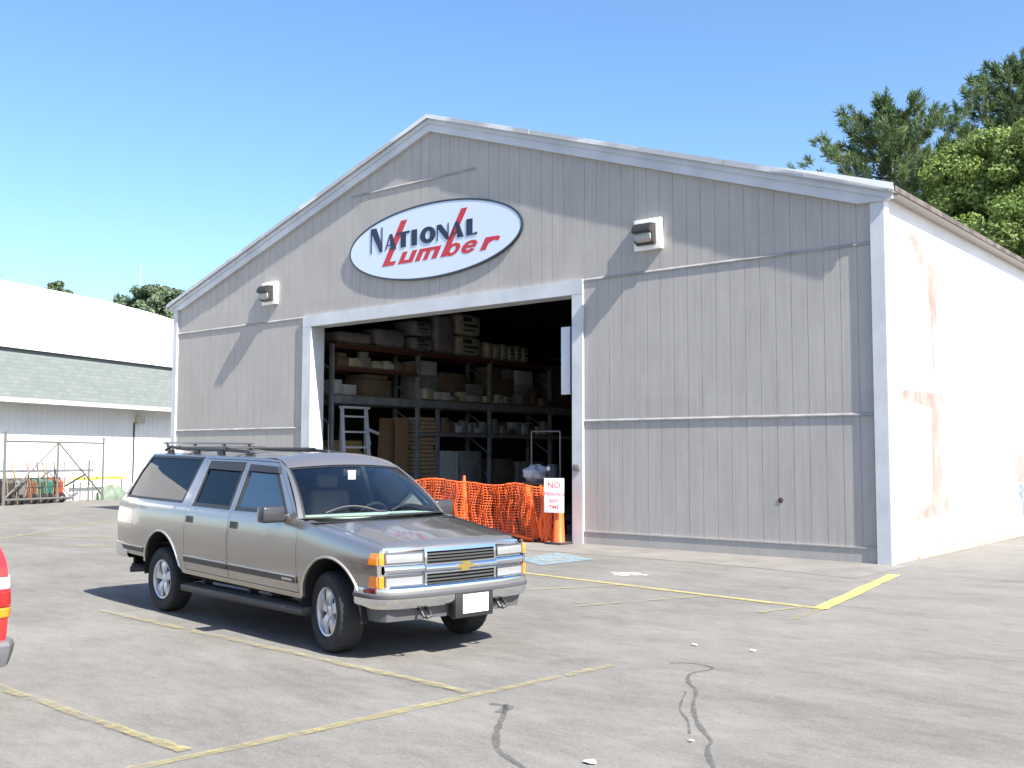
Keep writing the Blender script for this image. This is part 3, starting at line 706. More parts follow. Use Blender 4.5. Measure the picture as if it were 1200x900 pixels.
def yf(x, v): return -.28 + .06*sin(4.3*x) * (1-.4*v) + .05*sin(9.7*x+1.3+1.5*v)*(1-v) + .03*sin(17*x+4*v) + .022*sin(31*x-7*v) - .13*math.exp(-((x+9.47)/(.10+.12*(1-v)))**2) - .10*math.exp(-((x+7.50-.22*(1-v))/.12)**2)
nt = thing('safety_netting', 'orange mesh safety netting strung across the open loading door', 'netting', (0,0,0))
o = net_grid(-14.6, -7.0, lambda u: 1.30 - .12*u + .025*sin(14*u) + .02*sin(37*u) - .05*max(0, sin(9*u-1.2))**3, yf, 'mesh', '', 132, 20); o.parent = nt
# gathered end of the net beside the sign post
b = MB()
for k in range(9):
    a = k*.7; x = -7.12 + .05*(k % 3) + .02*k
    b.tube([(x + .02*sin(3*t_+a) + .10*(1-t_/6.)*sin(a), -.36 + .05*cos(a+t_*1.7), .05 + 1.15*t_/6.) for t_ in range(7)], [.035,.05,.04,.045,.03,.04,.02], 6)
b.build('gathered_end', net, nt)
b = MB(); b.tube([(-8.6,-.42,.05),(-8.1,-.5,.06),(-7.7,-.46,.10),(-7.3,-.44,.06)], [.03,.05,.05,.03], 7); b.build('bunched_hem', net, nt)
def cone(name, x, y, label, h, r0, r1, tilt=0):
    t = thing(name, label, 'traffic cone', (x, y, 0), 0, 'orange tubes holding up the netting')
    t.rotation_euler = (0, tilt, 0)
    b = MB(); b.lathe([(0,h),(r1*.8,h),(r1,h-.02),(r0,.06),(r0*1.05,.05)], (0,0,0), (0,0,1), 20); b.build('tube', orange, t)
    b = MB(); b.bbox((-r0*1.7,-r0*1.7,0),(r0*1.7,r0*1.7,.05), .012); b.build('foot', mat('black_rubber_foot',(.03,.03,.03),.8), t)
    return t
cone('traffic_cone', -9.47, -.20, 'slim orange cone with its tip poking up behind the netting', 1.36, .13, .03)
t = cone('traffic_cone', -7.36, -.22, 'leaning orange tube behind the bunched end of the netting', 1.18, .10, .075, radians(-14))
t = cone('traffic_cone', -6.63, -.43, 'upright orange tube post carrying the no parking sign', 1.30, .125, .075)
sgn = thing('parking_sign', 'white NO PARKING ANY TIME sign fixed to an orange tube', 'sign', (-6.62, -.60, .65), radians(18))
b = MB(); b.bbox((-.215,-.012,0),(.215,0,.70),.004); b.build('sign_plate', mat('plate_white',(.78,.78,.80),.4), sgn)
redp = mat('sign_red', (.52,.10,.11), .5)
def text(s_, size, loc, parent, m, rot=(radians(90),0,0), ext=.001, name='lettering', align='CENTER'):
    cu = bpy.data.curves.new(name, 'FONT'); cu.body = s_; cu.size = size; cu.align_x = align; cu.extrude = ext; cu.offset = size*.014
    tmp = bpy.data.objects.new(name, cu); C.objects.link(tmp)
    dg = bpy.context.evaluated_depsgraph_get(); me = bpy.data.meshes.new_from_object(tmp.evaluated_get(dg))
    bpy.data.objects.remove(tmp)
    o = bpy.data.objects.new(name, me); C.objects.link(o); o.parent = parent; o.location = loc; o.rotation_euler = rot
    me.materials.clear(); me.materials.append(m); return o
for s_, z_, sz in (('NO', .50, .18), ('PARKING', .345, .105), ('ANY', .205, .105), ('TIME', .08, .105)): text(s_, sz, (0,-.0145,z_), sgn, redp)
# ------------------------------------------------------------------ far white building on the left
PB = (-32.0, -.3, 0); ang = math.atan2(.94, -.342)     # local x runs along its front wall, local -y faces the lot
lb_ = thing('store_building', 'low white building with a green shingled mansard and a broad white roof', 'building', PB, ang)
# local frame: x along wall, y inward is +90 deg from x = away from the lot
def LB(name, m, f, ang_=32): b = MB(); f(b); return b.build(name, m, lb_, ang_)
grooved = mat('white_grooved_wall', (.76,.76,.74), .7, col2=(.70,.69,.67), scale=.6)
def wl(b):
    x = -16.0
    while x < 22:
        b.box((x, 0, 0), (x+.285, .15, 3.9)); b.box((x+.285, .012, 0), (x+.305, .15, 3.9)); x += .305
LB('front_wall', grooved, wl)
LB('mansard', M['shingle'], lambda b: b.prism([(-.92,3.80),(.30,3.80),(.30,5.66),(-.45,5.66)], lambda y, z, d: Vector((d, y, z)), -16.5, 22.3))
LB('eave_board', mat('cream_eave',(.55,.52,.44),.6), lambda b: b.box((-16.6,-1.0,3.68),(22.4,-.93,3.84)))
LB('soffit', M['trim'], lambda b: b.box((-16.5,-.925,3.70),(22.3,-.0,3.74)))
def rf(b):
    P = []
    prof_ = [(-.55,5.70),(3.0,7.6),(6.0,9.42),(7.2,9.5),(15,6.0)]
    xs_ = [-17, 0, 9, 12, 15, 18, 20, 22.4]
    def h(x): return 1.0 if x < 10 else 1.0 - .10*((x-10)/8)**2
    for x0, x1 in zip(xs_, xs_[1:]):
        for (ya, za), (yb, zb) in zip(prof_, prof_[1:]):
            Z = lambda z, x: 5.7 + (z-5.7)*h(x)
            b.poly([(x0,ya,Z(za,x0)),(x1,ya,Z(za,x1)),(x1,yb,Z(zb,x1)),(x0,yb,Z(zb,x0))])
    b.poly([(22.4, y, 5.7+(z-5.7)*h(22.4)) for y, z in prof_]); b.poly([(-17, y, z) for y, z in prof_][::-1])
LB('roof', M['roofwhite'], rf)
LB('fascia', M['roofwhite'], lambda b: b.box((-17,-.62,5.665),(22.4,-.5,5.80)))
LB('end_wall', grooved, lambda b: (b.box((-16.4,.16,0),(-16.2,15,5.6)), b.box((22.0,.16,0),(22.2,15,5.6)), b.box((-16.2,14.8,0),(22,15,5.6))))
# its wall lamp and conduit
wl2 = thing('wall_light', 'small cream lamp under the green mansard with a pipe below it', 'wall light', (PB[0]+cos(ang)*7.1, PB[1]+sin(ang)*7.1, 3.28), ang)
b = MB(); b.bbox((-.17,-.26,-.15),(.17,-.002,.17),.02); b.build('housing', mat('cream_housing',(.55,.50,.40),.5), wl2)
b = MB(); b.bbox((-.12,-.29,-.11),(.12,-.262,.05),.01); b.build('lens', bpy.data.materials['prismatic_lens'], wl2)
b = MB(); b.tube([(-.25,-.03,-.1),(-.25,-.03,-3.2)], .035, 8); b.build('conduit', dk, wl2)

# ------------------------------------------------------------------ pipe gate, wheelbarrows etc. in front of it
def FW(x, out, z=0):  # point in front of the far wall: x along wall, out = towards the lot
    return Vector((PB[0]+cos(ang)*x + sin(ang)*out, PB[1]+sin(ang)*x - cos(ang)*out, z))
gt = thing('pipe_frame', 'pale braced pipe gate standing before the wheelbarrows', 'gate', FW(0,.95), ang)
pipe = mat('galvanised_pipe', (.13,.125,.115), .55, metal=.2)
def pp(name, pts, r=.04): b = MB(); b.tube([(x,0,z) for x, z in pts], r, 8); b.build(name, pipe, gt)
pp('post', [(-.9,0),(-.9,2.62)], .05); pp('post', [(4.0,0),(4.0,2.5)]); pp('post', [(1.6,.05),(1.6,2.28)])
pp('top_rail', [(-.86,2.28),(3.98,2.26)], .035); pp('bottom_rail', [(-.86,.2),(2.4,.18)], .045); pp('brace', [(1.6,2.25),(-.85,.25)], .03); pp('brace', [(1.62,2.25),(3.95,.25)], .03)
wheelm = mat('barrow_tyre', (.03,.03,.03), .8); hand = mat('ash_handle', (.20,.14,.09), .6)
def barrow(x, label, col, col2):
    t = thing('wheelbarrow', label, 'wheelbarrow', FW(x, .42), ang + random.uniform(-.25,.25), 'wheelbarrows tipped up against the white wall')
    tm = mat('barrow_tray', col, .5, col2=col2, scale=3)
    # tipped up on its nose: tray stands nearly vertical, handles point at the sky
    b = MB(); n = 6
    outer = [(-.30,.10),(.30,.10),(.36,.95),(-.36,.95)]; inner = [(-.17,.25),(.17,.25),(.22,.78),(-.22,.78)]
    for q in range(4):
        a, c_ = outer[q], outer[(q+1)%4]; p, r_ = inner[q], inner[(q+1)%4]
        b.poly([(a[0],-.02,a[1]),(c_[0],-.02,c_[1]),(r_[0],-.30,r_[1]),(p[0],-.30,p[1])])
    b.poly([(w[0],-.30,w[1]) for w in inner])
    o = b.build('tray', tm, t, weld=1e-4); md = o.modifiers.new('t','SOLIDIFY'); md.thickness = .012
    b = MB(); b.tube([(w[0],-.02,w[1]) for w in outer + outer[:1]], .014, 6); b.build('rim', tm, t)
    for s_ in (-1, 1):
        b = MB(); b.tube([(s_*.12,-.33,.0),(s_*.25,-.34,.8),(s_*.34,-.22,1.55)], .022, 6); b.build('handle', hand, t)
        b = MB(); b.tube([(s_*.2,-.33,.6),(s_*.2,-.62,.62),(s_*.2,-.60,.9),(s_*.24,-.33,.95)], .013, 6); b.build('leg', dk, t)
    b = MB(); b.lathe([(.08,-.045),(.17,-.045),(.19,0),(.17,.045),(.08,.045)], (0,-.38,.19), (1,0,0), 18, True); b.build('wheel', wheelm, t)
for x, lb, c1, c2 in ((-.45,'black wheelbarrow tipped up beside the left post of the pipe gate',(.03,.03,.03),(.06,.055,.05)),(.15,'grey wheelbarrow tipped up behind the slanting brace',(.12,.12,.12),(.07,.07,.07)),(.62,'rusty brown wheelbarrow tipped up between the grey and green ones',(.12,.05,.03),(.18,.08,.04)),(1.05,'dark green wheelbarrow tipped up left of the gate middle post',(.03,.07,.05),(.05,.10,.07)),(1.42,'teal green wheelbarrow tipped up touching the gate middle post',(.03,.12,.10),(.04,.16,.12)),(1.95,'orange wheelbarrow tipped up right of the gate middle post',(.34,.07,.02),(.2,.05,.02))):
    barrow(x, lb, c1, c2)
b = MB(); b.tube([FW(3.4,.8,0), FW(3.4,.8,1.6)], .04, 8); st_ = tag(b.build('metal_stake', pipe), 'short grey stake between the orange wheelbarrow and the gate end post', 'stake')
b = MB(); b.tube([FW(2.4,.6,.62), FW(3.38,.66,1.05)], .04, 8); b.build('slanting_arm', dk, st_)
b = MB(); b.bbox((3.0,.0,.80),(5.9,.03,.93),.006); yb = b.build('yellow_rail', mat('yellow_plastic',(.50,.48,.08),.5)); yb.location = FW(0,.40); yb.rotation_euler = (0,0,ang)
b = MB(); [b.tube([(xx,.06,0),(xx,.06,.95)], .03, 8) for xx in (3.1,5.8)]; b.build('leg', pipe, yb)
tag(yb, 'low yellow rail standing along the white wall past the gate', 'rail')
b = MB()
def pile(u, v):
    th = u*pi/2; ph = v*2*pi; r = 1 + .12*sin(5*ph) + .08*sin(9*ph+3*u)
    return Vector(((.75*cos(th))*cos(ph)*r, .40*cos(th)*sin(ph)*r, .5*sin(th)*r))
b.grid(pile, 10, 28)
o = b.build('tarp_heap', mat('green_tarp',(.10,.14,.10),.7,col2=(.16,.19,.15),scale=5,bump=.6,bscale=6), weld=1e-4, ang=60); o.location = FW(5.0,.55); o.rotation_euler = (0,0,ang)
tag(o, 'low rumpled green tarp heap at the foot of the white wall', 'tarp')

# ------------------------------------------------------------------ vehicles
def paint(name, col, metal=.55, rough=.38, coat=1.0): return mat(name, col, rough, metal, coat=coat)
pewter = paint('pewter_paint', (.365,.338,.308), .8, .25)
chrome = mat('chrome', (.72,.73,.75), .10, 1.0); satin = mat('satin_silver', (.55,.55,.55), .3, .7); blk = mat('black_trim', (.018,.018,.019), .45)
rub = mat('tyre_rubber', (.022,.022,.023), .82, bump=.2, bscale=60); alu = mat('alloy_wheel', (.62,.62,.63), .32, .75); shade = mat('dark_gap', (.006,.006,.006), .9)
g_front = glass('windscreen_glass', (.74,.84,.82), 1.5, 2.2); g_side = glass('door_glass', (.22,.27,.27), 1.55, 3.0); g_dark = glass('privacy_glass', (.04,.045,.05), 1.5, 1.0)
lampg = mat('lamp_glass', (.36,.37,.38), .15, .5, coat=1); amber = mat('amber_lens', (.72,.20,.008), .15, coat=1); redlens = mat('red_lens', (.45,.01,.01), .15, coat=1)
seatm = mat('seat_cloth', (.22,.21,.20), .9); dashm = mat('dash_top', (.50,.56,.51), .7)
def lerp_prof(P, z):
    if z <= P[0][0]: return P[0][1]
    for (a, x), (b_, y) in zip(P, P[1:]):
        if z <= b_:
            t = (z-a)/(b_-a); return x + (y-x)*t
    return P[-1][1]
def smooth_prof(P, z): return (lerp_prof(P, z-.02) + 2*lerp_prof(P, z) + lerp_prof(P, z+.02)) / 4
def arc(cx, cz, r, a0, a1, n=16): return [(cx + r*cos(radians(a0+(a1-a0)*i/n)), cz + r*sin(radians(a0+(a1-a0)*i/n))) for i in range(n+1)]
def make_wheel(parent, u, v, R, side, name='wheel'):
    """alloy wheel with five broad spokes and a treaded tyre; outer face looks to `side`"""
    k = R / .372; ax = (0, side, 0); o = (u, v, R)
    b = MB()
    b.lathe([(.228*k,.085*k),(.232*k,.10*k),(.222*k,.112*k),(.208*k,.106*k),(.200*k,.07*k),(.196*k,-.10*k),(.228*k,-.11*k)], o, ax, 48)
    b.lathe([(0,.088*k),(.030*k,.088*k),(.055*k,.080*k),(.062*k,.055*k),(0,.05*k)], o, ax, 24)
    for s_ in range(5):
        a = 2*pi*s_/5 + .32
        def sp(p, q, d):
            return Vector(o) + Vector((cos(a)*p - sin(a)*q, side*d, sin(a)*p + cos(a)*q))*1.0
        n = 6; ring = []
        for i in range(n+1):
            t = i/n; p = (.035 + .172*t)*k; w = (.034 + .022*t + .016*t*t)*k; d = (.075 + .022*sin(t*pi*.9))*k
            ring.append([b.v(sp(p,-w,d-.028*k)), b.v(sp(p,-w*.8,d)), b.v(sp(p,w*.8,d)), b.v(sp(p,w,d-.028*k))])
        for A, B in zip(ring, ring[1:]):
            for q in range(3): b.face([A[q],A[q+1],B[q+1],B[q]])
    w = b.build(name, alu, parent, 40)
    b = MB(); b.lathe([(0,.0),(.19*k,.0),(.20*k,-.05*k)], o, ax, 24); b.build('brake_disc', mat('brake', (.03,.03,.03), .6), w)
    b = MB(); n = 96
    prof_ = [(.222,.095),(.245,.118),(.300,.126),(.340,.120),(.360,.106),(.371,.078),(.372,.03),(.372,-.03),(.371,-.078),(.360,-.106),(.340,-.120),(.245,-.118),(.222,-.095)]
    b.lathe([(r*k, h*k) for r, h in prof_], o, ax, n, True)
    c0 = Vector(o)
    for vv in b.bm.verts:
        d = vv.co - c0; rad = math.hypot(d.x, d.z); h = abs(d.y)/k
        if rad > .355*k:
            ai = int(round((math.atan2(d.z, d.x) % (2*pi)) / (2*pi) * n)) % 3
            cut = 0
            if ai == 0 and h > .05: cut = .010*k
            elif ai == 1 and h < .05: cut = .007*k
            if cut: vv.co = c0 + Vector((d.x*(rad-cut)/rad, d.y, d.z*(rad-cut)/rad))
    b.build('tyre', rub, w, 25)
    return w

# ---- the long pewter estate-bodied off-roader
SX, SY, SA = -1.10, -10.25, -.12
suv = thing('suv', 'long pewter grey four door suv parked in front of the loading door', 'suv', (SX, SY, 0), SA)
PF = [(.40,.875),(.46,.905),(.56,.926),(.63,.938),(.75,.948),(.88,.952),(1.0,.948),(1.08,.940),(1.14,.930),(1.18,.916),(1.215,.893),(1.25,.878),(1.68,.715),(1.73,.692),(1.765,.668),(1.80,.64)]
rk_ = lambda u: .015*max(0, -u)
def plan(u):
    if u > -.2: return 1 - .058*((u+.2)/.98)**2
    if u < -3.9: return 1 - .045*((-3.9-u)/.8)**2
    return 1
zf = lambda u: 1.18 - .15*(u+.42) - .02*max(0, u-.4)
def Wd(u, z):
    if u > -.42 and z > .8:
        top = zf(u); z = .8 + (z-.8)*(1.18-.8)/(top-.8); z = min(z, 1.18)
    return smooth_prof(PF, z) * plan(u)
def sidef(s, off0=0): return lambda u, z, off=0: Vector((u, s*(Wd(u,z)-off-off0), z + rk_(u)))
FA, RA = (.08,.40,.478), (-3.40,.42,.462)
body_out = [(.775,.60),(FA[0]+.50,.56)] + arc(*FA, 20, 172) + [(-.43,.45),(-2.92,.45)] + arc(*RA, 4, 164) + [(-4.60,.555),(-4.68,.70),(-4.70,.95),(-4.67,1.2),(-4.45,1.52),(-4.235,1.762),(-3.6,1.765),(-2.5,1.765),(-1.6,1.765),(-1.24,1.748),(-1.05,1.668),(-.50,1.196)] + [(u_, zf(u_)) for u_ in (-.3,-.1,.1,.3,.5,.65)] + [(.775, zf(.775))]
fd = [(-.45,.50),(-.455,1.15),(-.60,1.235),(-1.105,1.655),(-1.22,1.725),(-1.80,1.735),(-1.80,.50)]
rd = [(-1.815,.50),(-1.815,1.735),(-2.73,1.735),(-2.80,1.22),(-2.80,.50)]
fw = [(-.76,1.245),(-1.165,1.615),(-1.26,1.660),(-1.735,1.672),(-1.735,1.232)]
rw = [(-1.885,1.232),(-1.885,1.69),(-2.64,1.69),(-2.69,1.232)]
qw = [(-2.99,1.24),(-2.86,1.735),(-4.19,1.735),(-4.36,1.55),(-4.53,1.24)]
def inset(P, d):
    cx = sum(p[0] for p in P)/len(P); cz = sum(p[1] for p in P)/len(P)
    out = []; n = len(P)
    for i, p in enumerate(P):
        a, c_ = P[i-1], P[(i+1) % n]
        e1 = Vector((p[0]-a[0], p[1]-a[1])).normalized(); e2 = Vector((c_[0]-p[0], c_[1]-p[1])).normalized()
        n1 = Vector((-e1.y, e1.x)); n2 = Vector((-e2.y, e2.x))
        if n1.dot(Vector((cx-p[0], cz-p[1]))) < 0: n1 = -n1
        if n2.dot(Vector((cx-p[0], cz-p[1]))) < 0: n2 = -n2
        m_ = (n1+n2).normalized(); out.append((p[0] + m_.x*d/max(.4, m_.dot(n1)), p[1] + m_.y*d/max(.4, m_.dot(n1))))
    return out
uf = lambda v: .862 - .082*(v/.89)**2
def ws(s, t):
    P0 = Vector((-.50 + .17*(1-s*s), s*.904, 1.196 + rk_(-.5))); P1 = Vector((-1.05 + .08*(1-s*s), s*.722, 1.668 + .004 + .035*(1-s*s)))
    p = P0.lerp(P1, t); bl = .035*4*t*(1-t); return p + Vector((bl*.7, 0, bl*.7))
b = MB()
for s_ in (-1, 1): b.panel(body_out, [fd, rd, qw], sidef(s_), .10, .05, .03)
# fender tops
for s_ in (-1, 1):
    def ft(a, c_):
        u = -.40 + 1.175*a; u0 = min(u, .775); W = Wd(u0, zf(u0)); v = W + (.80-W)*c_; return Vector((u, s_*v, zf(u0) + .016*sin(c_*pi/2)))
    b.grid(ft, 14, 5)
    def corner(a, c_):
        z = .58 + (zf(.775)-.58)*a; p = Vector((.775, s_*Wd(.775, z), z)); q = Vector((uf(.86)-.004, s_*.86, z)); return p.lerp(q, c_)
    b.grid(corner, 8, 3)
# roof skin
def roof(a, c_):
    s = 2*c_-1; a = a**1.5; u0_ = -1.05 + .08*(1-s*s); u = u0_*(1-a) + (-4.235 - .03*(1-s*s))*a; e = 1-abs(s)**2.4
    g_ = max(0, 1-(u0_-u)/.30)**2; zed = 1.764 - .096*g_; W = (.668 + .022*g_)*plan(u); return Vector((u, s*W, zed + rk_(u) + .062*e*(1-g_) + .035*(1-s*s)*g_))
b.grid(roof, 30, 20)
# rear skin down from the roof
def rear(a, c_):
    s = 2*c_-1; L = [(-4.235,1.762),(-4.45,1.52),(-4.67,1.2),(-4.70,.95),(-4.68,.70),(-4.60,.555)]
    q = a*5; i = min(4, int(q)); t = q-i; u = L[i][0]+(L[i+1][0]-L[i][0])*t; z = L[i][1]+(L[i+1][1]-L[i][1])*t
    return Vector((u - .03*(1-s*s), s*Wd(u,z), z + rk_(u) + (.058*(1-abs(s)**2.4) if a < .01 else .03*(1-s*s)*max(0,1-a*3))))
b.grid(rear, 20, 14)
body = b.build('body', pewter, suv, 30)
# dark floor pan and wheel housings so no light leaks under the body
b = MB(); b.box((-4.5,-.80,.43),(.70,.80,.47)); b.box((-4.5,-.78,.47),(-4.45,.78,.9)); b.box((.60,-.80,.47),(.64,.80,.95)); b.box((-.42,-.86,.47),(-.38,.86,1.12))
for s_ in (-1,1):
    for cx, cz, r in (FA, RA):
        for i in range(14):
            a0, a1 = radians(-8+196*i/14), radians(-8+196*(i+1)/14); y0_, y1_ = s_*.55, s_*(Wd(cx,.8)-.035)
            b.poly([(cx+(r+.01)*cos(a0),y0_,cz+rk_(cx)+(r+.01)*sin(a0)),(cx+(r+.01)*cos(a1),y0_,cz+rk_(cx)+(r+.01)*sin(a1)),(cx+(r+.01)*cos(a1),y1_,cz+rk_(cx)+(r+.01)*sin(a1)),(cx+(r+.01)*cos(a0),y1_,cz+rk_(cx)+(r+.01)*sin(a0))])
        b.poly([(cx+(r+.01)*cos(radians(a)), s_*.55, cz+rk_(cx)+(r+.01)*sin(radians(a))) for a in range(-8,189,14)])
b.tube([(0,-.8,.37),(0,.8,.37)], .05, 8); b.tube([(-3.42,-.8,.37),(-3.42,.8,.37)], .055, 8); b.lathe([(0,-.14),(.13,-.09),(.16,0),(.13,.09),(0,.14)], (-3.42,.05,.37), (0,1,0), 14)
b.build('underbody', shade, suv)
b = MB()
for s_ in (-1, 1):
    ln = [(-.45,.46),(-.45,1.17),(-2.9,1.17),(-2.9,.46)]; b.panel(ln, [], sidef(s_, .05), .3, .1, 0)
    b.panel([(-2.95,.95),(-2.95,1.17),(-4.5,1.17),(-4.5,.95)], [], sidef(s_, .05), .3, .1, 0)
b.build('door_lining', seatm, suv)
hood_u = lambda v: -.27 + .15*(1-(v/.9)**2)
def hood(a, c_):
    v = .797*(2*c_-1); u0, u1 = hood_u(v), uf(v) - .012; u = u0 + (u1-u0)*a; uu = min(u, .775)
    crease = .006*max(0, 1-abs(abs(v)-.52)/.10)
    z = zf(uu) + .018 + .030*(1-(v/.8)**2) + crease*(1-a*.5) - .058*max(0,(a-.88)/.12)**2
    return Vector((u, v, z))
b = MB(); b.grid(hood, 30, 32); hd = b.build('hood', pewter, suv, 40)
md = hd.modifiers.new('t','SOLIDIFY'); md.thickness = .015; md.offset = -1
b = MB(); b.grid(lambda a, c_: Vector((hood_u(.85*(2*c_-1))+.03 - .22*a, .88*(2*c_-1), 1.175-.0*a)), 2, 12); b.build('cowl', blk, suv)
# front panel with lamps and grille
ff = lambda d: (lambda v, z, off=0: Vector((uf(v) + d - off - .25*max(0, z-.93), v, z)))
def rect(a, c_, d, e): return [(a,d),(c_,d),(c_,e),(a,e)]
b = MB(); b.panel(rect(-.86,.86,.58,1.0), [], ff(-.025), .08, .08, .1); b.build('front_panel', chrome, suv)
gr = MB()
gr.panel(rect(-.43,.43,.615,.985), [rect(-.405,.405,.848,.955), rect(-.405,.405,.642,.756)], ff(.012), .07, .05, .05)
grille = gr.build('grille', chrome, suv)
b = MB(); b.panel(rect(-.41,.41,.63,.97), [], ff(-.018), .1, .1, 0); b.build('backing', shade, grille)
b = MB()
for z in (.667,.698,.73,.874,.902,.93):
    b.panel(rect(-.405,.405,z-.007,z+.007), [], ff(.0), .1, .05, .02)
b.build('grille_bar', mat('grille_grey',(.05,.05,.05),.4), grille)
b = MB(); [b.panel(rect(*sorted((q*.432, q*.835)),.772,.848), [], lambda v, z, off=0: ff(.016 - .016*((z-.81)/.038)**2)(v, z, off), .08, .0125, .02) for q in (-1, 1)]; b.panel(rect(-.425,.425,.766,.840), [], lambda v, z, off=0: ff(.030 - .022*((z-.803)/.037)**2)(v, z, off), .08, .0125, .02); b.build('chrome_bar', chrome, suv)
b = MB()
tie = [(-.10,-.014),(-.045,-.014),(-.052,-.04),(.038,-.04),(.045,-.014),(.10,-.014),(.112,.016),(.055,.016),(.062,.042),(-.03,.042),(-.036,.016),(-.09,.016)]
b.panel([(.02+x, .805+z) for x, z in tie], [], ff(.032), .2, .2, .02); b.build('emblem', mat('gold_badge',(.65,.48,.16),.25,.9), suv)
for s_ in (-1, 1):
    for z0, z1 in ((.872,.950),(.672,.748)):
        b = MB(); lo, hi = sorted((s_*.452, s_*.822)); b.panel(rect(lo,hi,z0,z1), [], ff(.012), .08, .05, .05); h_ = b.build('headlight', lampg, suv)
        b = MB(); lo2, hi2 = lo-.012, hi+.012; b.panel(rect(lo2,hi2,z0-.012,z1+.012), [rect(lo+.002,hi-.002,z0+.002,z1-.002)], ff(.016), .08, .05, .03); b.build('bezel', mat('lamp_surround', (.10,.10,.105), .35, .5) if 'lamp_surround' not in bpy.data.materials else bpy.data.materials['lamp_surround'], h_)
        b = MB()
        for k in (.52,):
            vm = lo + (hi-lo)*k; b.panel(rect(vm-.003,vm+.003,z0+.006,z1-.006), [], ff(.0155), .08, .05, .003)
        b.build('lens_rib', satin, h_)
        b = MB(); lo, hi = sorted((s_*.838, s_*.884)); b.panel(rect(lo,hi,z0-.010,z1+.012), [], ff(.010), .03, .05, .03)
        f_ = sidef(s_, -.006); b.panel([(.655,z0-.010),(.772,z0-.010),(.772,z1+.012),(.685,z1+.012)], [], lambda u, z, off=0: f_(u, z, off), .04, .05, .02)
        b.build('turn_signal', amber, suv)
# bumpers
half = [(.46,-.915),(.58,-.922),(.70,-.918),(.79,-.885),(.86,-.82),(.905,-.71),(.945,-.45),(.955,-.2),(.957,0)]
def bumper_path(z): return [Vector((u, v, 0)) for u, v in half] + [Vector((u, -v, 0)) for u, v in half[-2::-1]]
b = MB(); b.sweep(bumper_path(0), [(-.09,.668),(-.025,.670),(-.004,.655),(0,.63),(0,.53),(-.012,.50),(-.03,.478),(-.09,.472)]); bp_ = b.build('front_bumper', chrome, suv, 28)
b = MB(); b.sweep(bumper_path(0), [(-.002,.612),(.014,.605),(.016,.585),(.012,.572),(-.002,.566)]); b.build('rubber_strip', mat('grey_rubber',(.07,.07,.075),.6), bp_)
b = MB()
for v0 in (-.32,-.14,.04,.22,.40): b.box((.90,v0-.06,.672),(.925,v0+.06,.675))
b.build('step_pad', blk, bp_)
b = MB(); hv = [(.45,-.86),(.70,-.86),(.80,-.80),(.85,-.5),(.865,0)]
b.sweep([Vector((u,v,0)) for u, v in hv] + [Vector((u,-v,0)) for u, v in hv[-2::-1]], [(-.06,.475),(0,.475),(-.03,.36),(-.06,.36)]); b.build('air_dam', mat('grey_plastic',(.09,.09,.095),.6), suv)
b = MB(); b.bbox((.86,-.16,.345),(.965,.30,.575),.012); br_ = b.build('plate_bracket', blk, suv)
b = MB(); b.bbox((.968,-.078,.385),(.973,.232,.555),.002); b.build('number_plate', mat('plate_pale',(.80,.80,.79),.4), br_)
for v in (-.46,.45):
    b = MB(); b.tube([(.84,v-.04,.46),(.91,v-.044,.435),(.935,v-.04,.40),(.93,v,.385),(.935,v+.04,.40),(.91,v+.044,.435),(.84,v+.04,.46)], .014, 8); b.build('tow_hook', blk, suv)
rh = [(-4.35,-.925),(-4.60,-.935),(-4.74,-.90),(-4.80,-.75),(-4.83,0)]
rp = [Vector((u,-v,0)) for u, v in rh] + [Vector((u,v,0)) for u, v in rh[-2::-1]]
b = MB(); b.sweep(rp, [(-.09,.745),(0,.74),(0,.60),(-.03,.56),(-.09,.555)]); b.build('rear_bumper', chrome, suv, 28)
# doors
def door(s_, outl, win, gl, name):
    b = MB(); b.panel(inset(outl,.006), [win], sidef(s_), .10, .05, .03); d = b.build(name, pewter, suv, 30)
    b = MB(); b.panel(inset(win,.004), [], sidef(s_,.010), .12, .06, 0); w = b.build('window', gl, d)
    b = MB(); b.panel(inset(win,-.022), [inset(win,.016)], sidef(s_,-.003), .12, .06, .014); b.build('window_frame', blk, d)
    # visor over the glass
    top = [p for p in win if p[1] > 1.6]; u0, u1 = min(p[0] for p in top), max(p[0] for p in top)
    b = MB(); b.panel([(u0+.005,1.625),(u1+(.055 if 'front' in name else -.005),1.615),(u1-.005,1.68),(u0+.005,1.68)], [], sidef(s_,-.022), .12, .06, .02); b.build('rain_visor', blk, d)
    ub = outl[0][0]
    ur_ = min(p[0] for p in outl)
    b = MB(); b.panel(rect(ur_+.012,ur_+.20,1.035,1.095) if False else rect(ur_+.05,ur_+.185,1.03,1.10), [], sidef(s_,-.012), .05, .05, .02); hh = b.build('handle', blk, d)
    uf0 = max(p[0] for p in outl)
    b = MB(); b.panel(rect(ur_+.006,uf0-.008,.592,.648), [], sidef(s_,-.016), .12, .05, .02); b.build('moulding', mat('dark_moulding',(.06,.055,.05),.5), d)
    b = MB(); b.panel(rect(ur_+.006,uf0-.008,.650,.662), [], sidef(s_,-.013), .12, .05, .015); b.build('chrome_strip', chrome, d)
    return d
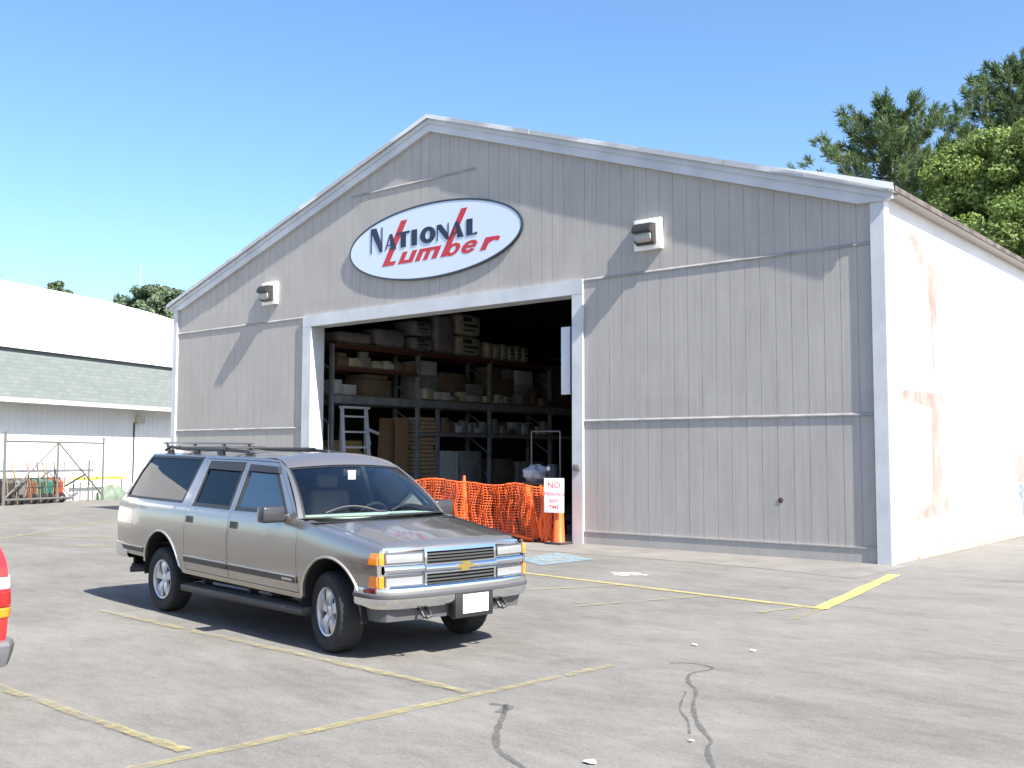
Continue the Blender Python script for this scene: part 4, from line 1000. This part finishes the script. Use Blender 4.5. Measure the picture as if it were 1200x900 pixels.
for s_ in (-1, 1):
    d = door(s_, fd, fw, g_side, 'front_door')
    b = MB(); b.panel(rect(-.70,-.52,.610,.632), [], sidef(s_,-.0185), .05, .05, .003); b.build('badge', satin, d)
    door(s_, rd, rw, g_dark, 'rear_door')
    b = MB(); b.panel(inset(qw,.002), [], sidef(s_,.006), .12, .06, 0); q = b.build('quarter_window', g_dark, suv)
    b = MB(); b.panel(inset(qw,-.014), [inset(qw,.014)], sidef(s_,-.003), .12, .06, .012); b.build('window_frame', blk, q)
    b = MB()
    b.panel([(-3.86,.60),(-4.63,.60),(-4.655,.65),(-3.845,.65)], [], sidef(s_,-.016), .12, .05, .02); b.build('moulding', bpy.data.materials['dark_moulding'], suv)
    b = MB(); b.panel(rect(-4.66,-3.85,.653,.664), [], sidef(s_,-.013), .12, .05, .015); b.build('chrome_strip', chrome, suv)
    for A in (FA, RA):
        b = MB(); cx, cz, r = A; pts_ = [sidef(s_)(p[0], p[1]) + Vector((0, s_*.002, 0)) for p in arc(cx, cz, r+.006, 12, 170, 28)]
        b.tube(pts_, .013, 6); b.build('wheel_arch', paint('arch_lip_highlight', (.52,.49,.45), .6, .25) if 'arch_lip_highlight' not in bpy.data.materials else bpy.data.materials['arch_lip_highlight'], suv)  # lip paint is lighter than the body: flange highlight put into its colour
    # mirror
    b = MB(); b.bbox((-.80, s_*1.06-.125, 1.165), (-.665, s_*1.06+.125, 1.325), .03, seg=3); mr = b.build('mirror', mat('mirror_shell',(.03,.031,.034),.3,coat=.5), suv)
    b = MB(); b.bbox((-.812, s_*1.06-.105, 1.185), (-.802, s_*1.06+.105, 1.305), .003); b.build('mirror_glass', chrome, mr)
    b = MB(); b.bbox((-.77, min(s_*.86,s_*.95), 1.185), (-.69, max(s_*.86,s_*.95), 1.245), .012); b.build('mirror_arm', blk, mr)
    # running board
    b = MB(); b.bbox((-2.88, min(s_*.70,s_*.945), .30), (-.34, max(s_*.70,s_*.945), .385), .03); rb_ = b.build('running_board', mat('board_black',(.035,.035,.037),.55), suv)
    b = MB()
    for k in range(3): b.box((-2.8, min(s_*(.80+.04*k), s_*(.812+.04*k)), .386), (-.42, max(s_*(.80+.04*k), s_*(.812+.04*k)), .391))
    for u_ in (-2.6,-1.6,-.6): b.box((u_-.03, min(s_*.70,s_*.80), .36), (u_+.03, max(s_*.70,s_*.80), .45))
    b.build('tread_strip', blk, rb_)
    for u_ in (-.02, -3.48):
        w_ = make_wheel(suv, u_, s_*.765, .372, s_)
        if u_ > -1:      # front wheels turned a little to the right
            w_.matrix_local = Matrix.Translation((u_, s_*.765, 0)) @ Matrix.Rotation(radians(-10), 4, 'Z') @ Matrix.Translation((-u_, -s_*.765, 0))
    b = MB(); b.grid(lambda a, c_: rear(.50+.34*a, (.012 if s_ < 0 else .90)+.09*c_) + Vector((-.012,0,0)), 6, 3); b.build('tail_lamp', redlens, suv)
b = MB(); b.tube([(-3.7,-.70,.47),(-4.1,-.78,.44),(-4.22,-.93,.43)], .038, 10); b.build('tailpipe', mat('exhaust',(.05,.045,.04),.6,.5), suv)
# windscreen
b = MB(); b.grid(lambda a, c_: ws(1.85*c_-.925, .02+.95*a), 14, 24); wsx = b.build('windscreen', g_front, suv, 60)
b = MB()
for s0, s1, t0, t1 in ((-.95,-.925,0,1),(.925,.95,0,1),(-.925,.925,0,.022),(-.925,.925,.968,1)):
    b.grid(lambda a, c_: ws(s0+(s1-s0)*c_, t0+(t1-t0)*a) + Vector((.003,0,.003)), 14 if t1-t0 > .5 else 2, 24 if s1-s0 > 1 else 2)
b.build('seal', blk, wsx)
for s0, s1 in ((-1,-.951),(.951,1)):
    b = MB(); b.grid(lambda a, c_: ws(s0+(s1-s0)*c_, a) + Vector((.004,0,.004)), 14, 3); b.build('pillar', pewter, suv)
for v0, v1 in ((-.62,.02),(.08,.70)):
    b = MB(); pts_ = []
    for k in range(9):
        t = k/8; s = (v0+(v1-v0)*t)/.86; p = ws(s, .05 + .10*sin(pi*min(1,t*1.15))*1.0); pts_.append(p + Vector((.022,0,.022)))
    b.tube(pts_, .011, 6); b.build('wiper', blk, suv)
b = MB(); p = ws(-.02,.79); b.bbox((p.x-.05,p.y-.075,p.z-.055),(p.x-.035,p.y+.02,p.z+.04),.004); b.build('sticker', mat('sticker',(.80,.82,.80),.5), wsx)
b = MB(); p = ws(0.03,.86); b.bbox((p.x-.12,p.y-.10,p.z-.05),(p.x-.09,p.y+.12,p.z+.02),.012); b.build('rear_view_mirror', blk, suv)
# interior
b = MB(); b.grid(lambda a, c_: Vector((-.52 + .16*(1-(2*c_-1)**2) - .46*a, .80*(2*c_-1), 1.212 + .012*(1-(2*c_-1)**2) - .10*max(0,a-.75)*4*(a-.75))), 8, 12); b.bbox((-1.0,-.80,.8),(-.86,.80,1.19),.03)
b.build('dashboard', dashm, suv)
b = MB(); c0 = Vector((-1.12,.40,1.13)); nrm = Vector((-.9,0,.45)).normalized(); x_ = Vector((0,1,0)); y_ = nrm.cross(x_)
b.tube([c0 + (x_*cos(2*pi*k/24) + y_*sin(2*pi*k/24))*.19 for k in range(25)], .016, 6); b.tube([c0-x_*.19,c0+x_*.19], .014, 6); b.tube([c0, c0-nrm*.25], .03, 8); b.build('steering_wheel', blk, suv)
for v in (-.40,.40):
    b = MB(); b.bbox((-1.95,v-.27,.80),(-1.40,v+.27,.98),.05,seg=3); b.bbox((-2.02,v-.26,.90),(-1.86,v+.26,1.42),.05,Matrix.Rotation(radians(-9),3,'Y'),seg=3); b.bbox((-2.06,v-.14,1.44),(-1.95,v+.14,1.60),.04,seg=3); b.build('seat', seatm, suv)
b = MB(); b.bbox((-2.95,-.70,.80),(-2.45,.70,.98),.05); b.bbox((-3.02,-.70,.90),(-2.88,.70,1.45),.05,seg=3); b.build('rear_seat', seatm, suv)
b = MB(); b.box((-4.4,-.78,.76),(-.9,.78,.79)); b.build('cabin_floor', shade, suv)
b = MB(); b.grid(lambda a, c_: Vector((-1.12-3.0*a, .62*(2*c_-1), 1.70+rk_(-1.12-3*a))), 4, 4); b.build('headliner', mat('headliner',(.18,.175,.165),.9), suv)
# rear glass
b = MB()
for lo, hi in ((.06,.47),(.53,.94)): b.grid(lambda a, c_: rear(.06+.30*a, lo+(hi-lo)*c_) + Vector((-.006,0,.002)), 6, 6)
b.build('rear_window', g_dark, suv)
# roof rack
rz_ = lambda u: 1.764 + rk_(u)
for s_ in (-1, 1):
    b = MB(); pts_ = [(-1.95,s_*.565,rz_(-1.95)+.03),(-2.15,s_*.565,rz_(-2.15)+.06)] + [(u_,s_*.565,rz_(u_)+.07) for u_ in (-2.5,-3.0,-3.6)] + [(-4.0,s_*.565,rz_(-4.0)+.09),(-4.12,s_*.565,rz_(-4.1)+.05)]
    b.tube(pts_, .019, 8); rl = b.build('roof_rail', blk, suv)
    b = MB()
    for u_ in (-2.05,-2.7,-3.3,-3.98): b.bbox((u_-.06,s_*.565-.025,rz_(u_)+.0),(u_+.06,s_*.565+.025,rz_(u_)+.06),.01)
    b.build('rail_foot', blk, rl)
for u_ in (-2.55, -3.72):
    b = MB(); b.bbox((u_-.035,-.58,rz_(u_)+.085),(u_+.035,.58,rz_(u_)+.105),.008); b.build('crossbar', blk, suv)
b = MB(); b.bbox((-4.16,-.60,rz_(-4.1)+.125),(-4.02,.60,rz_(-4.1)+.15),.01)
for v in (-.56,-.2,.2,.56): b.bar((-4.05,v,rz_(-4.1)+.03),(-4.09,v,rz_(-4.1)+.13),.03)
b.build('air_deflector', mat('deflector',(.05,.05,.06),.15,coat=1), suv)
b = MB(); b.tube([(-1.55,.12,1.80),(-1.56,.12,2.16)], [.008,.004], 6); b.lathe([(0,.04),(.018,.04),(.028,.0),(0,0)], (-1.55,.12,1.835), (0,0,1), 10); b.build('antenna', blk, suv)

# ---- red hatchback at the left edge: only its tail reaches into the picture
redc = paint('red_paint', (.52,.018,.02), .0, .35)
rc = thing('car', 'red car with chunky grey bumper cut off by the left edge of the photo', 'car', (-.94, -14.95, 0), pi)
PR = [(.25,.78),(.42,.84),(.6,.868),(.78,.88),(.95,.872),(1.06,.855),(1.12,.835),(1.55,.64),(1.60,.60)]
def plan2(u):
    if u < .35: return 1 - .10*((.35-u)/.35)**2.2
    if u > 3.9: return 1 - .10*((u-3.9)/.6)**2
    return 1
def W2(u, z): return smooth_prof(PR, z)*plan2(u)
def side2(s, o0=0): return lambda u, z, off=0: Vector((u, s*(W2(u,z)-off-o0), z))
A1, A2 = (.88,.32,.37), (3.52,.32,.37)
out2 = [(.03,.42)] + [(.30,.34)] + arc(*A1, 172, 8)[0:] + [(1.30,.30),(3.1,.30)] + arc(*A2, 172, 8) + [(4.40,.34),(4.48,.55),(4.40,.78),(3.55,.98),(3.05,1.06),(2.45,1.56),(1.2,1.60),(.34,1.55),(.10,1.12),(.03,1.05),(.0,.72)]
w_f = [(2.95,1.09),(2.40,1.50),(1.75,1.52),(1.75,1.09)]; w_r = [(1.66,1.09),(1.66,1.52),(.95,1.52),(.95,1.09)]; w_q = [(.86,1.09),(.86,1.52),(.46,1.50),(.26,1.13)]
b = MB()
for s_ in (-1, 1): b.panel(out2, [w_f, w_r, w_q], side2(s_), .12, .06, .03)
L2 = [(.03,.42),(.0,.72),(.03,1.05),(.10,1.12),(.34,1.55)]
def lp(L, a):
    q = a*(len(L)-1); i = min(len(L)-2, int(q)); t = q-i; return (L[i][0]+(L[i+1][0]-L[i][0])*t, L[i][1]+(L[i+1][1]-L[i][1])*t)
def tail(a, c_, d=0):
    s = 2*c_-1; u, z = lp(L2, a); return Vector((u - .05*(1-s*s) - d, s*W2(u,z), z))
b.grid(tail, 20, 16)
RL = [(.34,1.55),(1.2,1.60),(2.45,1.56)]
b.grid(lambda a, c_: Vector((lp(RL,a)[0], (2*c_-1)*W2(lp(RL,a)[0], lp(RL,a)[1]), lp(RL,a)[1]+.05*(1-(2*c_-1)**2))), 10, 12)
b.grid(lambda a, c_: Vector((3.05+1.35*a + .05*(1-(2*c_-1)**2), (2*c_-1)*W2(3.05+1.35*a, 1.06-.28*a), 1.06-.20*a-.08*a*a + .03*(1-(2*c_-1)**2))), 10, 12)
b.grid(lambda a, c_: Vector((4.40+.08*sin(pi*a)+.05*(1-(2*c_-1)**2), (2*c_-1)*W2(4.4,.34+.44*a), .34+.44*a)), 6, 12)
b.build('body', redc, rc, 30)
b = MB(); b.grid(lambda a, c_: tail(.70+.24*a, .10+.80*c_, .008), 6, 10); b.build('rear_window', g_dark, rc)
b = MB(); b.grid(lambda a, c_: Vector((3.03-.57*a, (2*c_-1)*(.80-.20*a), 1.08+.46*a+.0)), 6, 8); b.build('windscreen', g_side, rc)
for s_ in (-1, 1):
    for w_, nm in ((w_f,'front_window'),(w_r,'rear_side_window'),(w_q,'quarter_window')):
        b = MB(); b.panel(inset(w_,.003), [], side2(s_,.008), .15, .08, 0); b.build(nm, g_dark, rc)
    for u_ in (.88, 3.52): make_wheel(rc, u_, s_*.70, .315, s_)
    # tail lamp in three bands, wrapping the corner
    def lampband(z0, z1, m_, nm):
        b = MB()
        def P(a, c_):
            z = z0 + (z1-z0)*a
            if c_ < .6: k = c_/.6; sgn_ = .70+.30*k; u_ = .008 - .05*(1-sgn_*sgn_) + (.03 if z > 1 else 0); return Vector((u_ - .014, s_*sgn_*W2(.01,z), z))
            k = (c_-.6)/.4; u_ = .008 + .22*k; return Vector((u_, s_*(W2(u_,z)+.010), z))
        b.grid(P, 5, 14); o = b.build(nm, m_, rc, 50); md = o.modifiers.new('t','SOLIDIFY'); md.thickness = .01; return o
    lampband(.905,.985, mat('clear_lens',(.72,.74,.76),.15,coat=1), 'reversing_lamp'); lampband(.782,.902, redlens, 'tail_lamp'); lampband(.712,.779, amber, 'turn_signal')
b = MB(); b.grid(lambda a, c_: tail(.30+.20*a, .36+.28*c_, .010), 3, 6); b.build('plate_recess', blk, rc)
b = MB(); b.tube([tail(.70, .5, .03), tail(.74, .40, .03), tail(.78, .26, .03)], .010, 6); b.build('rear_wiper', blk, rc)
b = MB(); b.tube([tail(q/12, .10, .003) for q in range(2, 12)], .004, 5); b.tube([tail(q/12, .90, .003) for q in range(2, 12)], .004, 5); b.build('tailgate_seam', shade, rc)
hv = [(.55,-.885),(.25,-.885),(.06,-.86),(-.05,-.78),(-.10,-.4),(-.11,0)]
pth = [Vector((u,-v,0)) for u, v in hv] + [Vector((u,v,0)) for u, v in hv[-2::-1]]
b = MB(); b.sweep(pth, [(-.10,.56),(-.01,.555),(.005,.53),(.0,.49),(-.004,.47),(-.03,.39),(-.10,.37)]); b.build('rear_bumper', mat('grey_bumper',(.11,.11,.115),.55), rc, 28)
hv = [(3.95,-.86),(4.25,-.84),(4.45,-.72),(4.55,0)]
b = MB(); b.sweep([Vector((u,v,0)) for u, v in hv] + [Vector((u,-v,0)) for u, v in hv[-2::-1]], [(-.10,.56),(0,.55),(0,.42),(-.10,.37)]); b.build('front_bumper', bpy.data.materials['grey_bumper'], rc, 28)
for s_ in (-1,1):
    b = MB(); b.bbox((4.36,min(s_*.45,s_*.74),.62),(4.475,max(s_*.45,s_*.74),.74),.02); b.build('headlight', lampg, rc)
b = MB(); b.box((.2,-.7,.28),(4.3,.7,.33)); b.box((.25,-.72,.95),(3.2,.72,1.0))
for s_ in (-1,1):
    for cx, cz, r in (A1, A2): b.poly([(cx+(r)*cos(radians(a)), s_*.52, cz+(r)*sin(radians(a))) for a in range(0,181,15)])
b.build('underbody', shade, rc)

# ------------------------------------------------------------------ trees
import numpy as np
rng = np.random.default_rng(11)
bark = mat('bark', (.10,.075,.055), .9, col2=(.17,.14,.11), scale=5, stretch=(1,1,.3), bump=.6, bscale=8)
def quads(name, cen, nrm, size, m, parent, aspect=1.5, xdir=None):
    """many small leaf faces as one foliage mesh"""
    n = len(cen); nrm = nrm / np.linalg.norm(nrm, axis=1, keepdims=True)
    r = rng.normal(size=(n,3)); x = np.cross(nrm, r); x /= np.linalg.norm(x, axis=1, keepdims=True)
    if xdir is not None: x = xdir
    y = np.cross(nrm, x)
    sz = size[:,None]
    V = np.stack([cen - x*sz*aspect*.5, cen - y*sz*.5 + x*sz*.05, cen + x*sz*aspect*.5, cen + y*sz*.5 + x*sz*.05], 1).reshape(-1,3)
    me = bpy.data.meshes.new(name); me.vertices.add(4*n); me.vertices.foreach_set('co', V.ravel())
    me.loops.add(4*n); me.loops.foreach_set('vertex_index', np.arange(4*n)); me.polygons.add(n)
    me.polygons.foreach_set('loop_start', np.arange(0,4*n,4)); me.update(); me.validate()
    me.materials.append(m); o = bpy.data.objects.new(name, me); C.objects.link(o); o.parent = parent; return o
leafm = [leaf_mat('leaf_bright',(.095,.155,.034),(.20,.27,.07)), leaf_mat('leaf_mid',(.075,.125,.03),(.15,.205,.055)), leaf_mat('leaf_far_haze',(.10,.15,.09),(.15,.20,.11))]  # third set has distance haze mixed into the leaf colour
needle = leaf_mat('pine_needle',(.055,.10,.045),(.15,.205,.08),.5)
def broadleaf(x, y, h, rad, zlow, label, seed, m, nclump=150, per=520, leaf=.115):
    g = np.random.default_rng(seed); rr = random.Random(seed)
    t = thing('broadleaf_tree', label, 'tree', (x, y, 0), rr.random()*6, 'trees behind the warehouse')
    b = MB(); b.tube([(0,0,0),(.1,.05,h*.2),(-.1,.1,h*.45),(.1,0,h*.8)], [.34,.28,.2,.06], 10)
    cl = []
    for k in range(nclump):
        a = g.uniform(0, 2*pi); zz = g.uniform(0, 1); prof_ = (sin(pi*min(1, .12+.86*zz))**.6)
        r_ = rad*prof_*math.sqrt(g.uniform(.10, 1))*(1+.22*sin(3*a+seed)+.13*sin(5*a+2*seed+4*zz))
        cl.append((r_*cos(a), r_*sin(a), zlow+(h-zlow)*zz))
    cl = np.array(cl)
    for k in range(16):
        c_ = cl[k*3]; z0 = c_[2]*rr.uniform(.45,.75); b.tube([(0,0,z0), (c_[0]*.5,c_[1]*.5,(z0+c_[2])/2+.3), tuple(c_*np.array([.92,.92,1]))], [.11,.07,.02], 6)
    b.build('trunk', bark, t)
    cen = []; nr = []
    for c_ in cl:
        R0 = g.uniform(.5,1.0)*rad/4.2; d = g.normal(size=(per,3)); d /= np.linalg.norm(d, axis=1, keepdims=True)
        rad_ = R0*g.uniform(.25,1,size=(per,1))**.6; p = d*rad_*np.array([1.15,1.15,.75]); cen.append(p + c_); nr.append(d*.7 + g.normal(size=(per,3))*.55 + np.array([0,0,.5]))
    cen = np.concatenate(cen); nr = np.concatenate(nr); quads('crown', cen, nr, g.uniform(.6,1.3,size=len(cen))*leaf, m, t)
    return t
def pine(x, y, h, rad, zlow, label, seed, nb=60, group='trees behind the warehouse'):
    g = np.random.default_rng(seed)
    t = thing('pine_tree', label, 'tree', (x, y, 0), 0, group)
    b = MB(); b.tube([(0,0,0),(.1,0,h*.5),(0,.1,h*.97)], [.36,.24,.05], 10)
    cen = []; nr = []; sz = []; xd = []
    for k in range(nb):
        f = (k+.5)/nb; z0 = zlow + (h-zlow)*(f**.9)*.93; L = rad*(1-f)**.55*g.uniform(.55,1.12)+.5; a = k*2.4+g.uniform(-.4,.4)
        rise = L*g.uniform(.35,.75); n_ = 7; pts_ = []
        for i in range(n_):
            q = i/(n_-1); pts_.append(Vector((cos(a)*L*q + .1*sin(7*q+k), sin(a)*L*q + .1*cos(5*q+k), z0 + rise*q**1.5 - .08*L*sin(pi*q))))
        b.tube(pts_, [.06*(1-.8*i/(n_-1)) for i in range(n_)], 5)
        for i in range(1, n_):
            for w_ in range(4):
                q = pts_[i]; off = g.normal(size=3)*np.array([.30,.30,.10])*(.45+.12*L); tip = np.array(q) + off
                dirv = np.array([cos(a)*.7, sin(a)*.7, .8]) + g.normal(size=3)*.3; dirv /= np.linalg.norm(dirv)
                m_ = 46; dd = dirv + g.normal(size=(m_,3))*.50; dd /= np.linalg.norm(dd, axis=1, keepdims=True)
                ln = g.uniform(.08,.30,size=(m_,1)); base_ = tip + dirv*g.uniform(0,.45,size=(m_,1)); cen.append(base_ + dd*ln); xd.append(dd); nr.append(np.cross(dd, g.normal(size=(m_,3)))); sz.append(g.uniform(.035,.055,size=m_))
    b.build('trunk', bark, t)
    cen = np.concatenate(cen); nr = np.concatenate(nr); quads('crown', cen, nr, np.concatenate(sz), needle, t, 8.0, np.concatenate(xd))
    return t
CX, CY, CH = 6.2351, -17.4422, 1.82
def at(px, r):    # a bearing from the road and a distance along the ground
    a = radians(39.69) - math.atan((px-600)/1207.84); return CX - r*sin(a), CY + r*cos(a)
x, y = at(1050, 52); pine(x, y, 18.7, 5.0, 8.5, 'dark pine with upswept branches standing alone against blue sky', 3, 50)
x, y = at(1205, 60); pine(x, y, 23.0, 5.6, 10.0, 'taller dark pine rising behind the bright broadleaf trees', 5, 62)
x, y = at(1112, 57); pine(x, y, 17.5, 2.4, 10.0, 'small dark pine squeezed between the lone pine and the broadleaf trees', 9, 40)
x, y = at(1172, 48); broadleaf(x, y, 15.3, 4.0, 6.5, 'tallest bright green broadleaf tree below the high pine', 21, leafm[0], 180)
x, y = at(1088, 49); broadleaf(x, y, 12.2, 3.1, 6.5, 'low bright green broadleaf tree rising just over the roof corner', 22, leafm[0], 120)
x, y = at(1240, 47); broadleaf(x, y, 15.5, 4.2, 4.0, 'wide green broadleaf tree overhanging the long white side wall', 23, leafm[1], 170)
x, y = at(1185, 45); broadleaf(x, y, 9.8, 3.6, 4.0, 'low shaded broadleaf tree down behind the white side wall', 24, leafm[1], 120)
for k, (px, r, h, rad, lb) in enumerate(((150,95,15.2,3.6,'small far tree left of the dip beyond the white roof'),(178,92,15.8,4.0,'taller far tree beyond the white roof in the middle of the clump'),(205,90,15.2,4.2,'rounded far tree whose side meets the grey gable'),(62,98,16.9,2.0,'small round treetop alone above the white roof'),(128,97,14.2,2.4,'lowest far treetop at the left tail of the clump'))):
    x, y = at(px, r); t = broadleaf(x, y, h, rad, h-6.5, lb, 40+k, leafm[2], 70, 220, .22); t['group'] = 'trees beyond the far white building'
x, y = at(160, 110)
b = MB(); b.tube([(x,y,0),(x,y,21.0)], [.09,.03], 8); tag(b.build('radio_mast', mat('mast_grey',(.5,.52,.54),.5)), 'thin pale mast rising above the far trees on the left', 'mast')

# ------------------------------------------------------------------ light, sky, camera
EL, AZ = 45.0, 8.5     # sun height; degrees in front of the +x direction
sun = bpy.data.lights.new('sun', 'SUN'); sun.energy = 5.0; sun.angle = radians(.53); sun.color = (1.0, .955, .88)
so = bpy.data.objects.new('sun', sun); C.objects.link(so)
tosun = Vector((cos(radians(EL))*cos(radians(AZ)), -cos(radians(EL))*sin(radians(AZ)), sin(radians(EL))))
so.rotation_euler = tosun.to_track_quat('Z', 'Y').to_euler()
w = bpy.data.worlds.new('World'); S.world = w; w.use_nodes = True; n = w.node_tree.nodes; l = w.node_tree.links
sk = n.new('ShaderNodeTexSky'); sk.sky_type = 'NISHITA'; sk.sun_disc = False; sk.sun_elevation = radians(EL); sk.sun_rotation = math.atan2(tosun.x, tosun.y)
sk.air_density = 1.0; sk.dust_density = 1.4; sk.ozone_density = 4.0; sk.altitude = 50
bg = n['Background']; bg.inputs['Strength'].default_value = .092; hs = n.new('ShaderNodeHueSaturation'); hs.inputs['Saturation'].default_value = 1.1; hs.inputs['Value'].default_value = 1.13; hs.inputs['Hue'].default_value = .5
l.new(sk.outputs[0], hs.inputs['Color']); l.new(hs.outputs[0], bg.inputs['Color'])
cam = bpy.data.cameras.new('camera'); co = bpy.data.objects.new('camera', cam); C.objects.link(co); S.camera = co
cam.sensor_width = 36; cam.lens = 36*1207.84/1200; cam.clip_end = 2000; cam.clip_start = .05
yaw, pit, rol = .69276990, .0688794661, .00188785
F_ = Vector((-sin(yaw)*cos(pit), cos(yaw)*cos(pit), sin(pit))); R_ = Vector((cos(yaw), sin(yaw), 0)); U_ = R_.cross(F_)
R2 = R_*cos(rol) + U_*sin(rol); U2 = -R_*sin(rol) + U_*cos(rol)
co.matrix_world = Matrix(((R2.x,U2.x,-F_.x,CX),(R2.y,U2.y,-F_.y,CY),(R2.z,U2.z,-F_.z,CH),(0,0,0,1)))
vs = S.view_settings; vs.view_transform = 'Standard'; vs.look = 'None'; vs.gamma = 1; vs.use_curve_mapping = False; vs.exposure = 1.42
S.render.engine = 'CYCLES'; S.cycles.max_bounces = 8; S.cycles.transparent_max_bounces = 16
S.cycles.use_denoising = True
